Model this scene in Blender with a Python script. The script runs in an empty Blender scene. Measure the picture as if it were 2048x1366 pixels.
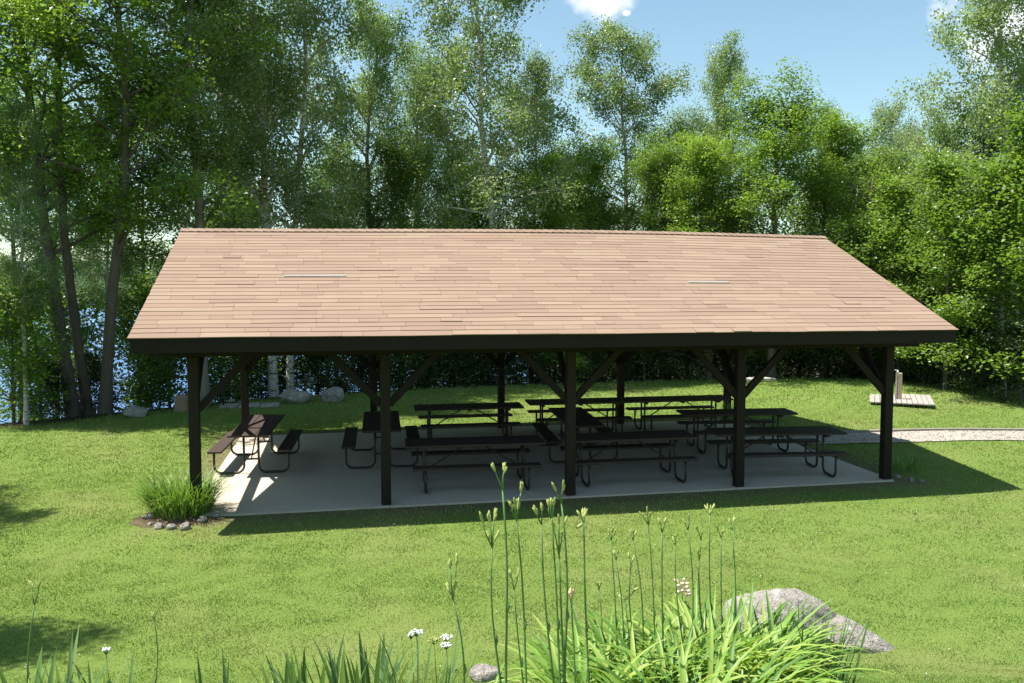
import bpy, math, random
import numpy as np
from mathutils import Vector, Matrix

SC = bpy.context.scene
COL = SC.collection

# ------------------------------------------------------------------ camera
CAM = np.array([2.2825, -13.666, 3.4379])
FPX = 1738.8                     # focal length in pixels of the 2048 px wide photograph
YAW, PITCH = 0.18714, 0.06272
FWD = np.array([math.sin(YAW) * math.cos(PITCH), math.cos(YAW) * math.cos(PITCH), -math.sin(PITCH)])
RIGHT = np.array([math.cos(YAW), -math.sin(YAW), 0.0])
UP = np.cross(RIGHT, FWD)
cam_data = bpy.data.cameras.new("camera")
cam_data.sensor_width = 36.0
cam_data.lens = 36.0 * FPX / 2048.0
cam_data.clip_start = 0.05
cam_data.clip_end = 8000.0
cam = bpy.data.objects.new("camera", cam_data)
COL.objects.link(cam)
cam.matrix_world = Matrix(((RIGHT[0], UP[0], -FWD[0], CAM[0]), (RIGHT[1], UP[1], -FWD[1], CAM[1]),
                           (RIGHT[2], UP[2], -FWD[2], CAM[2]), (0, 0, 0, 1)))
SC.camera = cam

# ------------------------------------------------------------------ sky, clouds, sun
TO_SUN = Vector((-1.19, 0.20, 2.73)).normalized()
SUN_EL = math.asin(TO_SUN.z)
SUN_ROT = math.atan2(TO_SUN.x, TO_SUN.y)
world = bpy.data.worlds.new("World")
SC.world = world
world.use_nodes = True
wn, wl = world.node_tree.nodes, world.node_tree.links
wn.clear()
w_out = wn.new("ShaderNodeOutputWorld")
w_bg = wn.new("ShaderNodeBackground")
w_bg.inputs["Strength"].default_value = 0.105
w_sky = wn.new("ShaderNodeTexSky")
w_sky.sky_type = 'NISHITA'
w_sky.sun_disc = False
w_sky.sun_elevation = SUN_EL
w_sky.sun_rotation = SUN_ROT
w_sky.altitude = 400
w_sky.air_density = 1.0
w_sky.dust_density = 0.7
w_sky.ozone_density = 1.4
tc = wn.new("ShaderNodeTexCoord")


def wmath(op, a, b=None):
    n = wn.new("ShaderNodeMath")
    n.operation = op
    for i, v in enumerate((a, b)):
        if v is None:
            continue
        if isinstance(v, (int, float)):
            n.inputs[i].default_value = v
        else:
            wl.new(v, n.inputs[i])
    return n.outputs[0]


def ray(px, py, v=1.0):
    """point at forward depth v seen at photo pixel (px, py)"""
    return CAM + v * (FWD + RIGHT * (px - 1024) / FPX - UP * (py - 683) / FPX)


w_noise = wn.new("ShaderNodeTexNoise")
w_noise.inputs["Scale"].default_value = 22.0
w_noise.inputs["Detail"].default_value = 7.0
w_noise.inputs["Roughness"].default_value = 0.55
wl.new(tc.outputs["Generated"], w_noise.inputs["Vector"])
mask = None
for (px, py, rad, sq) in ((1208, 4, 0.032, 1.6), (1252, 26, 0.006, 1.6), (2075, 0, 0.085, 1.2),
                          (560, -260, 0.10, 2.0), (1500, -420, 0.12, 2.0), (-300, 60, 0.12, 2.0), (2600, 200, 0.12, 2.0)):
    d = ray(px, py) - CAM
    d = Vector(d / np.linalg.norm(d))
    sub = wn.new("ShaderNodeVectorMath")
    sub.operation = 'SUBTRACT'
    wl.new(tc.outputs["Generated"], sub.inputs[0])
    sub.inputs[1].default_value = d
    mul = wn.new("ShaderNodeVectorMath")
    mul.operation = 'MULTIPLY'
    wl.new(sub.outputs[0], mul.inputs[0])
    mul.inputs[1].default_value = (1, 1, sq)
    ln = wn.new("ShaderNodeVectorMath")
    ln.operation = 'LENGTH'
    wl.new(mul.outputs[0], ln.inputs[0])
    # soft blob, broken up by noise
    m = wmath('SUBTRACT', 1.0, wmath('DIVIDE', ln.outputs["Value"], rad))
    m = wmath('MAXIMUM', m, -2.0)
    mask = m if mask is None else wmath('MAXIMUM', mask, m)
nz = wmath('MULTIPLY', wmath('SUBTRACT', w_noise.outputs["Fac"], 0.5), 2.6)
mm = wmath('ADD', mask, nz)
ramp = wn.new("ShaderNodeMapRange")
ramp.interpolation_type = 'SMOOTHSTEP'
ramp.inputs["From Min"].default_value = 0.0
ramp.inputs["From Max"].default_value = 0.9
wl.new(mm, ramp.inputs["Value"])
w_mix = wn.new("ShaderNodeMix")
w_mix.data_type = 'RGBA'
wl.new(wmath('MULTIPLY', ramp.outputs["Result"], 0.9), w_mix.inputs["Factor"])
# the sky colour, slightly lifted towards the cyan of the photo
w_grade = wn.new("ShaderNodeMix")
w_grade.data_type = 'RGBA'
w_grade.blend_type = 'MULTIPLY'
w_grade.inputs["Factor"].default_value = 1.0
wl.new(w_sky.outputs["Color"], w_grade.inputs["A"])
w_grade.inputs["B"].default_value = (1.03, 1.09, .93, 1)
wl.new(w_grade.outputs["Result"], w_mix.inputs["A"])
w_mix.inputs["B"].default_value = (7.0, 7.1, 7.3, 1)
wl.new(w_mix.outputs["Result"], w_bg.inputs["Color"])
wl.new(w_bg.outputs[0], w_out.inputs["Surface"])

sun_d = bpy.data.lights.new("sun", 'SUN')
sun_d.energy = 4.9
sun_d.angle = math.radians(0.53)
sun_d.color = (1.0, 0.955, 0.88)
sun = bpy.data.objects.new("sun", sun_d)
COL.objects.link(sun)
sun.rotation_euler = (-TO_SUN).to_track_quat('-Z', 'Y').to_euler()

SC.view_settings.view_transform = 'Standard'
SC.view_settings.look = 'None'
SC.view_settings.gamma = 1.0
SC.view_settings.exposure = 0.95
SC.render.engine = 'CYCLES'
try:
    SC.cycles.max_bounces = 8
    SC.cycles.diffuse_bounces = 5
    SC.cycles.transmission_bounces = 5
    SC.cycles.transparent_max_bounces = 4
    SC.cycles.caustics_reflective = False
    SC.cycles.caustics_refractive = False
except Exception:
    pass

# ------------------------------------------------------------------ object helpers


def tag(o, label=None, cat=None, group=None, kind=None):
    if label:
        o["label"] = label
    if cat:
        o["category"] = cat
    if group:
        o["group"] = group
    if kind:
        o["kind"] = kind
    return o


def empty(name, loc=(0, 0, 0), label=None, cat=None, group=None):
    o = bpy.data.objects.new(name, None)
    o.empty_display_size = 0.2
    COL.objects.link(o)
    o.location = loc
    return tag(o, label, cat, group)


def link(name, me, mat, parent=None):
    o = bpy.data.objects.new(name, me)
    if mat is not None:
        me.materials.append(mat)
    COL.objects.link(o)
    if parent is not None:
        o.parent = parent
    return o


def copy_tree(o, parent=None):
    c = o.copy()
    COL.objects.link(c)
    if parent is not None:
        c.parent = parent
    for ch in list(o.children):
        copy_tree(ch, c)
    return c


def np_mesh(name, V, F, smooth=False, attr=None):
    """V (n,3), F (m,k) with k = 3 or 4; attr: per-face float 'rnd'"""
    V = np.ascontiguousarray(V, dtype=np.float32)
    F = np.ascontiguousarray(F, dtype=np.int32)
    me = bpy.data.meshes.new(name)
    me.vertices.add(len(V))
    me.vertices.foreach_set("co", V.ravel())
    m, k = F.shape
    me.loops.add(m * k)
    me.loops.foreach_set("vertex_index", F.ravel())
    me.polygons.add(m)
    me.polygons.foreach_set("loop_start", np.arange(0, m * k, k, dtype=np.int32))
    me.polygons.foreach_set("loop_total", np.full(m, k, dtype=np.int32))
    me.polygons.foreach_set("use_smooth", np.full(m, smooth, dtype=bool))
    if attr is not None:
        a = me.attributes.new("rnd", 'FLOAT', 'FACE')
        a.data.foreach_set("value", np.ascontiguousarray(attr, dtype=np.float32))
    me.update(calc_edges=True)
    return me


class MB:
    """collects boxes, tubes and quads, builds one mesh"""

    def __init__(self):
        self.v, self.f, self.sm = [], [], []

    def add(self, vs, fs, smooth=False):
        b = len(self.v)
        self.v += [tuple(float(c) for c in p) for p in vs]
        self.f += [tuple(i + b for i in f) for f in fs]
        self.sm += [smooth] * len(fs)

    def box(self, c, s, rot=None, bev=0.0):
        hx, hy, hz = s[0] / 2, s[1] / 2, s[2] / 2
        b = min(bev, hx * .9, hy * .9, hz * .9)
        if b <= 0:
            vs = [Vector((x, y, z)) for x in (-hx, hx) for y in (-hy, hy) for z in (-hz, hz)]
            fs = [(0, 1, 3, 2), (4, 6, 7, 5), (0, 4, 5, 1), (2, 3, 7, 6), (0, 2, 6, 4), (1, 5, 7, 3)]
        else:
            vs, idx = [], {}
            for ix, sx in enumerate((-1, 1)):
                for iy, sy in enumerate((-1, 1)):
                    for iz, sz in enumerate((-1, 1)):
                        idx[(ix, iy, iz)] = len(vs)
                        vs += [Vector((sx * hx, sy * (hy - b), sz * (hz - b))), Vector((sx * (hx - b), sy * hy, sz * (hz - b))),
                               Vector((sx * (hx - b), sy * (hy - b), sz * hz))]
            g = lambda i, j, k, a: idx[(i, j, k)] + a
            fs = [(g(0, 0, 0, 0), g(0, 0, 1, 0), g(0, 1, 1, 0), g(0, 1, 0, 0)), (g(1, 0, 0, 0), g(1, 1, 0, 0), g(1, 1, 1, 0), g(1, 0, 1, 0)),
                  (g(0, 0, 0, 1), g(1, 0, 0, 1), g(1, 0, 1, 1), g(0, 0, 1, 1)), (g(0, 1, 0, 1), g(0, 1, 1, 1), g(1, 1, 1, 1), g(1, 1, 0, 1)),
                  (g(0, 0, 0, 2), g(0, 1, 0, 2), g(1, 1, 0, 2), g(1, 0, 0, 2)), (g(0, 0, 1, 2), g(1, 0, 1, 2), g(1, 1, 1, 2), g(0, 1, 1, 2))]
            for j in (0, 1):
                for k in (0, 1):
                    fs.append((g(0, j, k, 1), g(1, j, k, 1), g(1, j, k, 2), g(0, j, k, 2)))
                    fs.append((g(j, 0, k, 0), g(j, 1, k, 0), g(j, 1, k, 2), g(j, 0, k, 2)))
                    fs.append((g(j, k, 0, 0), g(j, k, 1, 0), g(j, k, 1, 1), g(j, k, 0, 1)))
                    for i in (0, 1):
                        fs.append((g(i, j, k, 0), g(i, j, k, 1), g(i, j, k, 2)))
        c = Vector(c)
        if rot is not None:
            vs = [rot @ v for v in vs]
        self.add([v + c for v in vs], fs)
        return self

    def bar(self, a, b, w, h, bev=0.0, up=Vector((0, 0, 1))):
        a, b = Vector(a), Vector(b)
        d = (b - a)
        L = d.length
        x = d.normalized()
        if abs(x.dot(up)) > .98:
            up = Vector((0, 1, 0))
        y = up.cross(x).normalized()
        z = x.cross(y)
        R = Matrix((x, y, z)).transposed()
        return self.box((a + b) / 2, (L, w, h), R, bev)

    def tube(self, pts, rad, n=8, caps=True):
        pts = [Vector(p) for p in pts]
        if isinstance(rad, (int, float)):
            rad = [rad] * len(pts)
        vs, fs = [], []
        prev = None
        for i, p in enumerate(pts):
            d = (pts[min(i + 1, len(pts) - 1)] - pts[max(i - 1, 0)]).normalized()
            if prev is None:
                a = Vector((1, 0, 0)) if abs(d.x) < .8 else Vector((0, 1, 0))
                u = d.cross(a).normalized()
            else:
                u = (prev - d * prev.dot(d)).normalized()
            prev = u
            w = d.cross(u)
            for k in range(n):
                t = 2 * math.pi * k / n
                vs.append(p + (u * math.cos(t) + w * math.sin(t)) * rad[i])
        for i in range(len(pts) - 1):
            for k in range(n):
                k2 = (k + 1) % n
                fs.append((i * n + k, i * n + k2, (i + 1) * n + k2, (i + 1) * n + k))
        if caps:
            fs.append(tuple(range(n - 1, -1, -1)))
            fs.append(tuple(range((len(pts) - 1) * n, len(pts) * n)))
        self.add(vs, fs, True)
        return self

    def build(self, name, mat, parent=None):
        me = bpy.data.meshes.new(name)
        me.from_pydata(self.v, [], self.f)
        me.polygons.foreach_set("use_smooth", self.sm)
        me.update()
        return link(name, me, mat, parent)


# ------------------------------------------------------------------ materials


class NT:
    def __init__(self, name):
        self.m = bpy.data.materials.new(name)
        self.m.use_nodes = True
        self.n = self.m.node_tree.nodes
        self.l = self.m.node_tree.links
        self.n.clear()
        self.out = self.n.new("ShaderNodeOutputMaterial")
        self.tc = self.n.new("ShaderNodeTexCoord")

    def new(self, t, **kw):
        n = self.n.new(t)
        for k, v in kw.items():
            setattr(n, k, v)
        return n

    def pos(self):
        g = self.new("ShaderNodeNewGeometry")
        return g.outputs["Position"]

    def mapping(self, vec, scale=(1, 1, 1), rot=(0, 0, 0)):
        m = self.new("ShaderNodeMapping")
        self.l.new(vec, m.inputs["Vector"])
        m.inputs["Scale"].default_value = scale
        m.inputs["Rotation"].default_value = rot
        return m.outputs[0]

    def noise(self, vec, scale, detail=4, rough=.55, out="Fac"):
        n = self.new("ShaderNodeTexNoise")
        self.l.new(vec, n.inputs["Vector"])
        n.inputs["Scale"].default_value = scale
        n.inputs["Detail"].default_value = detail
        n.inputs["Roughness"].default_value = rough
        return n.outputs[out]

    def ramp(self, fac, stops):
        r = self.new("ShaderNodeValToRGB")
        self.l.new(fac, r.inputs["Fac"])
        e = r.color_ramp.elements
        while len(e) < len(stops):
            e.new(.5)
        for i, (p, c) in enumerate(stops):
            e[i].position = p
            e[i].color = (*c, 1) if len(c) == 3 else c
        return r.outputs["Color"]

    def mix(self, fac, a, b, mode='MIX'):
        m = self.new("ShaderNodeMix", data_type='RGBA', blend_type=mode)
        for s, v in ((m.inputs["Factor"], fac), (m.inputs["A"], a), (m.inputs["B"], b)):
            if isinstance(v, (int, float)):
                s.default_value = v
            elif isinstance(v, tuple):
                s.default_value = (*v, 1) if len(v) == 3 else v
            else:
                self.l.new(v, s)
        return m.outputs["Result"]

    def math(self, op, a, b=None, clamp=False):
        n = self.new("ShaderNodeMath", operation=op, use_clamp=clamp)
        for i, v in enumerate((a, b)):
            if v is None:
                continue
            if isinstance(v, (int, float)):
                n.inputs[i].default_value = v
            else:
                self.l.new(v, n.inputs[i])
        return n.outputs[0]

    def smooth(self, v, lo, hi):
        r = self.new("ShaderNodeMapRange", interpolation_type='SMOOTHSTEP')
        self.l.new(v, r.inputs["Value"])
        r.inputs["From Min"].default_value = lo
        r.inputs["From Max"].default_value = hi
        return r.outputs["Result"]

    def bump(self, h, strength=.5, dist=.02):
        b = self.new("ShaderNodeBump")
        self.l.new(h, b.inputs["Height"])
        b.inputs["Strength"].default_value = strength
        b.inputs["Distance"].default_value = dist
        return b.outputs["Normal"]

    def principled(self, color, rough=.7, spec=.3, metal=0, normal=None):
        p = self.new("ShaderNodeBsdfPrincipled")
        for s, v in (("Base Color", color), ("Roughness", rough)):
            if isinstance(v, tuple):
                p.inputs[s].default_value = (*v, 1)
            elif isinstance(v, (int, float)):
                p.inputs[s].default_value = v
            else:
                self.l.new(v, p.inputs[s])
        p.inputs["Specular IOR Level"].default_value = spec
        p.inputs["Metallic"].default_value = metal
        if normal is not None:
            self.l.new(normal, p.inputs["Normal"])
        return p.outputs[0]

    def done(self, sh):
        self.l.new(sh, self.out.inputs["Surface"])
        return self.m


def foliage(name, c0, c1, c2, trans=.35, rough=.45, spec=.35, tcol=(1.25, 1.2, .6), world_noise=.35):
    t = NT(name)
    at = t.new("ShaderNodeAttribute", attribute_name="rnd", attribute_type='GEOMETRY')
    oi = t.new("ShaderNodeObjectInfo")
    nz = t.noise(t.pos(), .55, 2)
    f = t.math('ADD', t.math('MULTIPLY', at.outputs["Fac"], 1 - world_noise), t.math('MULTIPLY', nz, world_noise))
    f = t.math('ADD', f, t.math('MULTIPLY', t.math('SUBTRACT', oi.outputs["Random"], .5), .3), True)
    col = t.ramp(f, [(0.1, c0), (.5, c1), (.92, c2)])
    p = t.principled(col, rough, spec)
    tr = t.new("ShaderNodeBsdfTranslucent")
    t.l.new(t.mix(1.0, col, tcol, 'MULTIPLY'), tr.inputs["Color"])
    mx = t.new("ShaderNodeMixShader")
    mx.inputs[0].default_value = trans
    t.l.new(p, mx.inputs[1])
    t.l.new(tr.outputs[0], mx.inputs[2])
    return t.done(mx.outputs[0])


M = {}
M['birch_leaf'] = foliage('birch_leaves', (.15, .22, .08), (.22, .31, .12), (.36, .45, .22), .5, .32, .7, (1.2, 1.2, .7))
M['aspen_leaf'] = foliage('aspen_leaves', (.13, .21, .07), (.2, .30, .10), (.31, .41, .17), .5, .34, .7, (1.2, 1.2, .65))
M['maple_leaf'] = foliage('maple_leaves', (.11, .20, .032), (.18, .30, .05), (.29, .42, .085), .52, .38, .5)
M['dark_leaf'] = foliage('mid_green_leaves', (.09, .17, .04), (.145, .24, .06), (.24, .35, .095), .5, .38, .5)
M['daylily_leaf'] = foliage('daylily_leaves', (.10, .21, .035), (.20, .35, .055), (.36, .46, .11), .38, .45, .35, world_noise=.1)
M['iris_leaf'] = foliage('iris_leaves', (.09, .17, .055), (.15, .26, .09), (.25, .36, .14), .35, .42, .35, world_noise=.1)
M['clump_leaf'] = foliage('clump_leaves', (.08, .18, .025), (.16, .30, .05), (.32, .44, .13), .32, .35, .4, world_noise=.1)
M['shade_toned_leaf'] = foliage('shade_toned_leaves', (.02, .045, .012), (.035, .07, .018), (.07, .12, .03), .3, .45, .35)  # shade under the trees is put into this leaf colour by darkening it


def wood(name, c0, c1, rough=.75, scale=3.0, stretch=(1, 12, 12), spec=.25):
    t = NT(name)
    v = t.mapping(t.tc.outputs["Object"], stretch)
    n = t.noise(v, scale, 6, .6)
    n2 = t.noise(t.tc.outputs["Object"], 1.7, 3)
    oi = t.new("ShaderNodeObjectInfo")
    col = t.mix(n2, t.ramp(n, [(.3, c0), (.7, c1)]), tuple(x * 1.25 for x in c1))
    col = t.mix(t.math('MULTIPLY', oi.outputs["Random"], .5), col, tuple(x * 1.6 for x in c1))
    return t.done(t.principled(col, rough, spec, normal=t.bump(n, .35, .004)))


M['dark_wood'] = wood('dark_stained_timber', (.006, .0045, .0035), (.014, .0105, .008), .8)
M['dark_wood_up'] = wood('dark_stained_post', (.009, .0065, .005), (.021, .015, .011), .8, stretch=(12, 12, 1))
M['table_wood'] = wood('weathered_brown_plank', (.02, .0135, .011), (.045, .03, .024), .65, stretch=(1.2, 14, 14), spec=.4)
M['deck_wood'] = wood('grey_weathered_boards', (.2, .185, .17), (.32, .295, .27), .8, stretch=(1, 14, 14))
M['grey_timber'] = wood('old_grey_timber', (.13, .115, .095), (.24, .21, .175), .85)
M['post_wood'] = wood('pale_wood_post', (.26, .18, .12), (.42, .31, .22), .8, stretch=(12, 12, 1))
M['stump_wood'] = wood('stump_bark', (.12, .08, .05), (.25, .17, .11), .9, stretch=(10, 10, 1))


def simple(name, c, rough=.6, spec=.3, metal=0, var=.25, scale=8, bump=0.0):
    t = NT(name)
    n = t.noise(t.tc.outputs["Object"], scale, 5)
    lo = tuple(x * (1 - var) for x in c)
    hi = tuple(min(1, x * (1 + var)) for x in c)
    return t.done(t.principled(t.mix(n, lo, hi), rough, spec, metal, t.bump(n, bump, .01) if bump else None))


M['frame_metal'] = simple('brown_painted_steel', (.035, .026, .02), .45, .5, 0, .4, 30)
M['galv'] = simple('galvanised_steel', (.45, .46, .47), .4, .5, .6, .2, 20)
M['black_metal'] = simple('black_iron', (.012, .012, .012), .5, .4)
M['flashing'] = simple('grey_flashing', (.30, .27, .235), .8, .3, .0, .15, 12)
M['bud'] = simple('flower_buds', (.33, .36, .11), .5, .3, 0, .3, 40)
M['bud_pink'] = simple('pinkish_buds', (.62, .42, .24), .5, .3, 0, .2, 40)
M['stalk'] = simple('flower_stalks', (.11, .2, .06), .5, .3, 0, .25, 9)
M['white_petal'] = simple('white_florets', (.82, .82, .76), .6, .2, 0, .08, 60)
M['pink_petal'] = simple('pale_pink_florets', (.8, .56, .46), .6, .2, 0, .1, 60)
M['purple_petal'] = simple('purple_floret', (.16, .08, .26), .6, .2, 0, .1, 60)


def concrete_mat():
    t = NT('concrete')
    p = t.pos()
    n = t.noise(p, .9, 5, .6)
    n2 = t.noise(p, 14, 5, .7)
    col = t.mix(n, (.49, .425, .335), (.6, .52, .42))
    col = t.mix(t.math('MULTIPLY', t.smooth(n2, .5, .72), .45), col, (.32, .285, .235))
    return t.done(t.principled(col, .85, .2, normal=t.bump(n2, .25, .004)))


M['concrete'] = concrete_mat()


def shingle_mat():
    t = NT('asphalt_shingles')
    at = t.new("ShaderNodeAttribute", attribute_name="rnd", attribute_type='GEOMETRY')
    p = t.pos()
    n = t.noise(p, .45, 3)
    n2 = t.noise(t.mapping(p, (1, 2.2, 2.2)), 2.2, 4)
    gr = t.noise(p, 190, 3, .8)
    f = t.math('ADD', t.math('MULTIPLY', at.outputs["Fac"], .55), t.math('MULTIPLY', n2, .45))
    col = t.ramp(f, [(.15, (.265, .18, .135)), (.45, (.29, .203, .15)), (.62, (.305, .22, .16)), (.9, (.335, .25, .18))])
    col = t.mix(t.math('MULTIPLY', t.smooth(n, .4, .7), .2), col, (.26, .175, .14))
    col = t.mix(t.math('MULTIPLY', gr, .35), col, t.mix(1.0, col, (.68, .62, .6), 'MULTIPLY'))
    return t.done(t.principled(col, .9, .15, normal=t.bump(gr, .3, .002)))


M['shingle'] = shingle_mat()


def rock_mat(name, lo, hi, spot=(.55, .52, .47), lichen=(.12, .12, .1)):
    t = NT(name)
    o = t.tc.outputs["Object"]
    n = t.noise(o, 2.3, 6, .65)
    n2 = t.noise(o, 11, 6, .7)
    n3 = t.noise(o, 45, 3, .6)
    col = t.ramp(n, [(.3, lo), (.7, hi)])
    col = t.mix(t.math('MULTIPLY', t.smooth(n2, .52, .68), .7), col, spot)
    col = t.mix(t.math('MULTIPLY', t.smooth(n2, .47, .36), .75), col, lichen)
    col = t.mix(t.math('MULTIPLY', t.smooth(n3, .56, .7), .6), col, (.08, .075, .07))
    n5 = t.noise(o, 120, 3, .7)
    col = t.mix(t.math('MULTIPLY', n5, .5), col, t.mix(1.0, col, (.5, .48, .46), 'MULTIPLY'))
    h = t.math('ADD', t.math('ADD', n, t.math('MULTIPLY', n2, .6)), t.math('MULTIPLY', n3, .25))
    return t.done(t.principled(col, .92, .15, normal=t.bump(h, 1.0, .07)))


M['rock'] = rock_mat('granite', (.28, .26, .24), (.55, .51, .47), (.66, .63, .58), (.18, .175, .16))
M['rock_pink'] = rock_mat('pinkish_granite', (.28, .25, .225), (.5, .455, .41), (.66, .62, .57), (.16, .15, .135))


def gravel_mat():
    t = NT('gravel')
    p = t.pos()
    vo = t.new("ShaderNodeTexVoronoi")
    t.l.new(p, vo.inputs["Vector"])
    vo.inputs["Scale"].default_value = 32
    n = t.noise(p, 2.5, 4)
    col = t.mix(vo.outputs["Color"], (.22, .195, .16), (.5, .46, .4))
    col = t.mix(t.math('MULTIPLY', t.smooth(n, .56, .7), .7), col, (.16, .17, .06))
    return t.done(t.principled(col, .9, .2, normal=t.bump(vo.outputs["Distance"], .8, .02)))


M['gravel'] = gravel_mat()


def bark(name, base, dark, birch=False):
    t = NT(name)
    o = t.tc.outputs["Object"]
    if birch:
        n = t.noise(t.mapping(o, (3, 3, 14)), 1.6, 5, .6)
        n2 = t.noise(o, 1.4, 3)
        col = t.mix(t.smooth(n, .53, .63), base, dark)
        col = t.mix(t.math('MULTIPLY', t.smooth(n2, .5, .7), .55), col, (.2, .18, .16))
    else:
        n = t.noise(t.mapping(o, (16, 16, 2.2)), 1.4, 6, .65)
        n2 = t.noise(o, 1.1, 3)
        col = t.mix(n, dark, base)
        col = t.mix(t.math('MULTIPLY', t.smooth(n2, .5, .7), .35), col, (.2, .2, .17))
    return t.done(t.principled(col, .9, .15, normal=t.bump(n, .7, .03)))


M['bark_birch'] = bark('birch_bark', (.58, .55, .5), (.07, .06, .05), True)
M['bark_grey'] = bark('grey_bark', (.2, .17, .145), (.07, .055, .045))
M['bark_pale'] = bark('pale_grey_bark', (.36, .34, .29), (.13, .11, .095))

# ------------------------------------------------------------------ terrain


def sstep(x, a, b):
    t = np.clip((np.asarray(x, float) - a) / (b - a), 0, 1)
    return t * t * (3 - 2 * t)


def slab_z(x, y):
    return .0054 * x + .0105 * y


def vdist(x, y):
    return (x - CAM[0]) * math.sin(YAW) + (y - CAM[1]) * math.cos(YAW)


# outer edge of the lawn, left to right (outside it is wood and shore)
EDGE = np.array([(-30, -12), (-12, 3.5), (-6.2, 8.6), (-3.1, 10.6), (.6, 12.9), (5.4, 14.2), (9.5, 14.8), (14, 14.6), (18, 13.2), (21, 9.9), (24, 8.2), (40, 5.5)], float)


def edge_dist(x, y):
    """signed distance to the lawn edge, positive outside"""
    x = np.asarray(x, float)
    y = np.asarray(y, float)
    best = np.full(x.shape, 1e9)
    sg = np.ones(x.shape)
    for (a, b) in zip(EDGE[:-1], EDGE[1:]):
        d = b - a
        L = np.hypot(*d)
        t = np.clip(((x - a[0]) * d[0] + (y - a[1]) * d[1]) / L ** 2, 0, 1)
        qx, qy = x - a[0] - t * d[0], y - a[1] - t * d[1]
        dd = np.hypot(qx, qy)
        side = d[0] * (y - a[1]) - d[1] * (x - a[0])
        m = dd < best
        best = np.where(m, dd, best)
        sg = np.where(m, np.sign(side), sg)
    return best * sg


def wav(x, y, s, ph=0):
    return (np.sin(x * s + 1.3 * ph + 2.1 * np.sin(y * s * .73 + ph)) * np.cos(y * s * 1.17 + ph * 2.3 + 1.7 * np.sin(x * s * .61 + ph * .5)))


LAKE_Z = -4.3


def ground_z(x, y):
    x = np.asarray(x, float)
    y = np.asarray(y, float)
    xc = np.clip(x, -4, 15)
    yc = np.clip(y, -3, 12)
    z = slab_z(xc, yc) - .03
    z = z + .09 * sstep(x, 12, 16) * (1 - sstep(x, 20, 28))
    # bank that the photographer stands on
    v = vdist(x, y)
    u = (x - CAM[0]) * math.cos(YAW) - (y - CAM[1]) * math.sin(YAW)
    z = z + 1.95 * sstep(-v + .05 * u, -8.3, -1.6)
    # mound round the well
    z = z + .22 * np.exp(-(((x - 17) / 4.2) ** 2 + ((y - 10.2) / 3.0) ** 2))
    s = edge_dist(x, y)
    # fall to the lake on the left and behind
    land = sstep(x - 9 - .12 * y, 0, 9)
    z = z - (1 - land) * 5.6 * sstep(s, .4, 15)
    z = z - land * 1.3 * sstep(s, 0, 7)
    r = np.hypot(x, y)
    z = z + .03 * wav(x, y, .9) * sstep(s, -6, 2) * (s > -30)
    # the far shore and its hills
    far = sstep(r, 415, 470)
    hill = far * 9 + sstep(r, 480, 1700) * (40 + 22 * wav(x, y, .0031, 1) + 9 * wav(x, y, .009, 2))
    back = sstep(r, 60, 300) * land * 12
    return np.where(r > 415, np.maximum(z + hill, LAKE_Z - 1.3 + hill), z) + back


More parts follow.
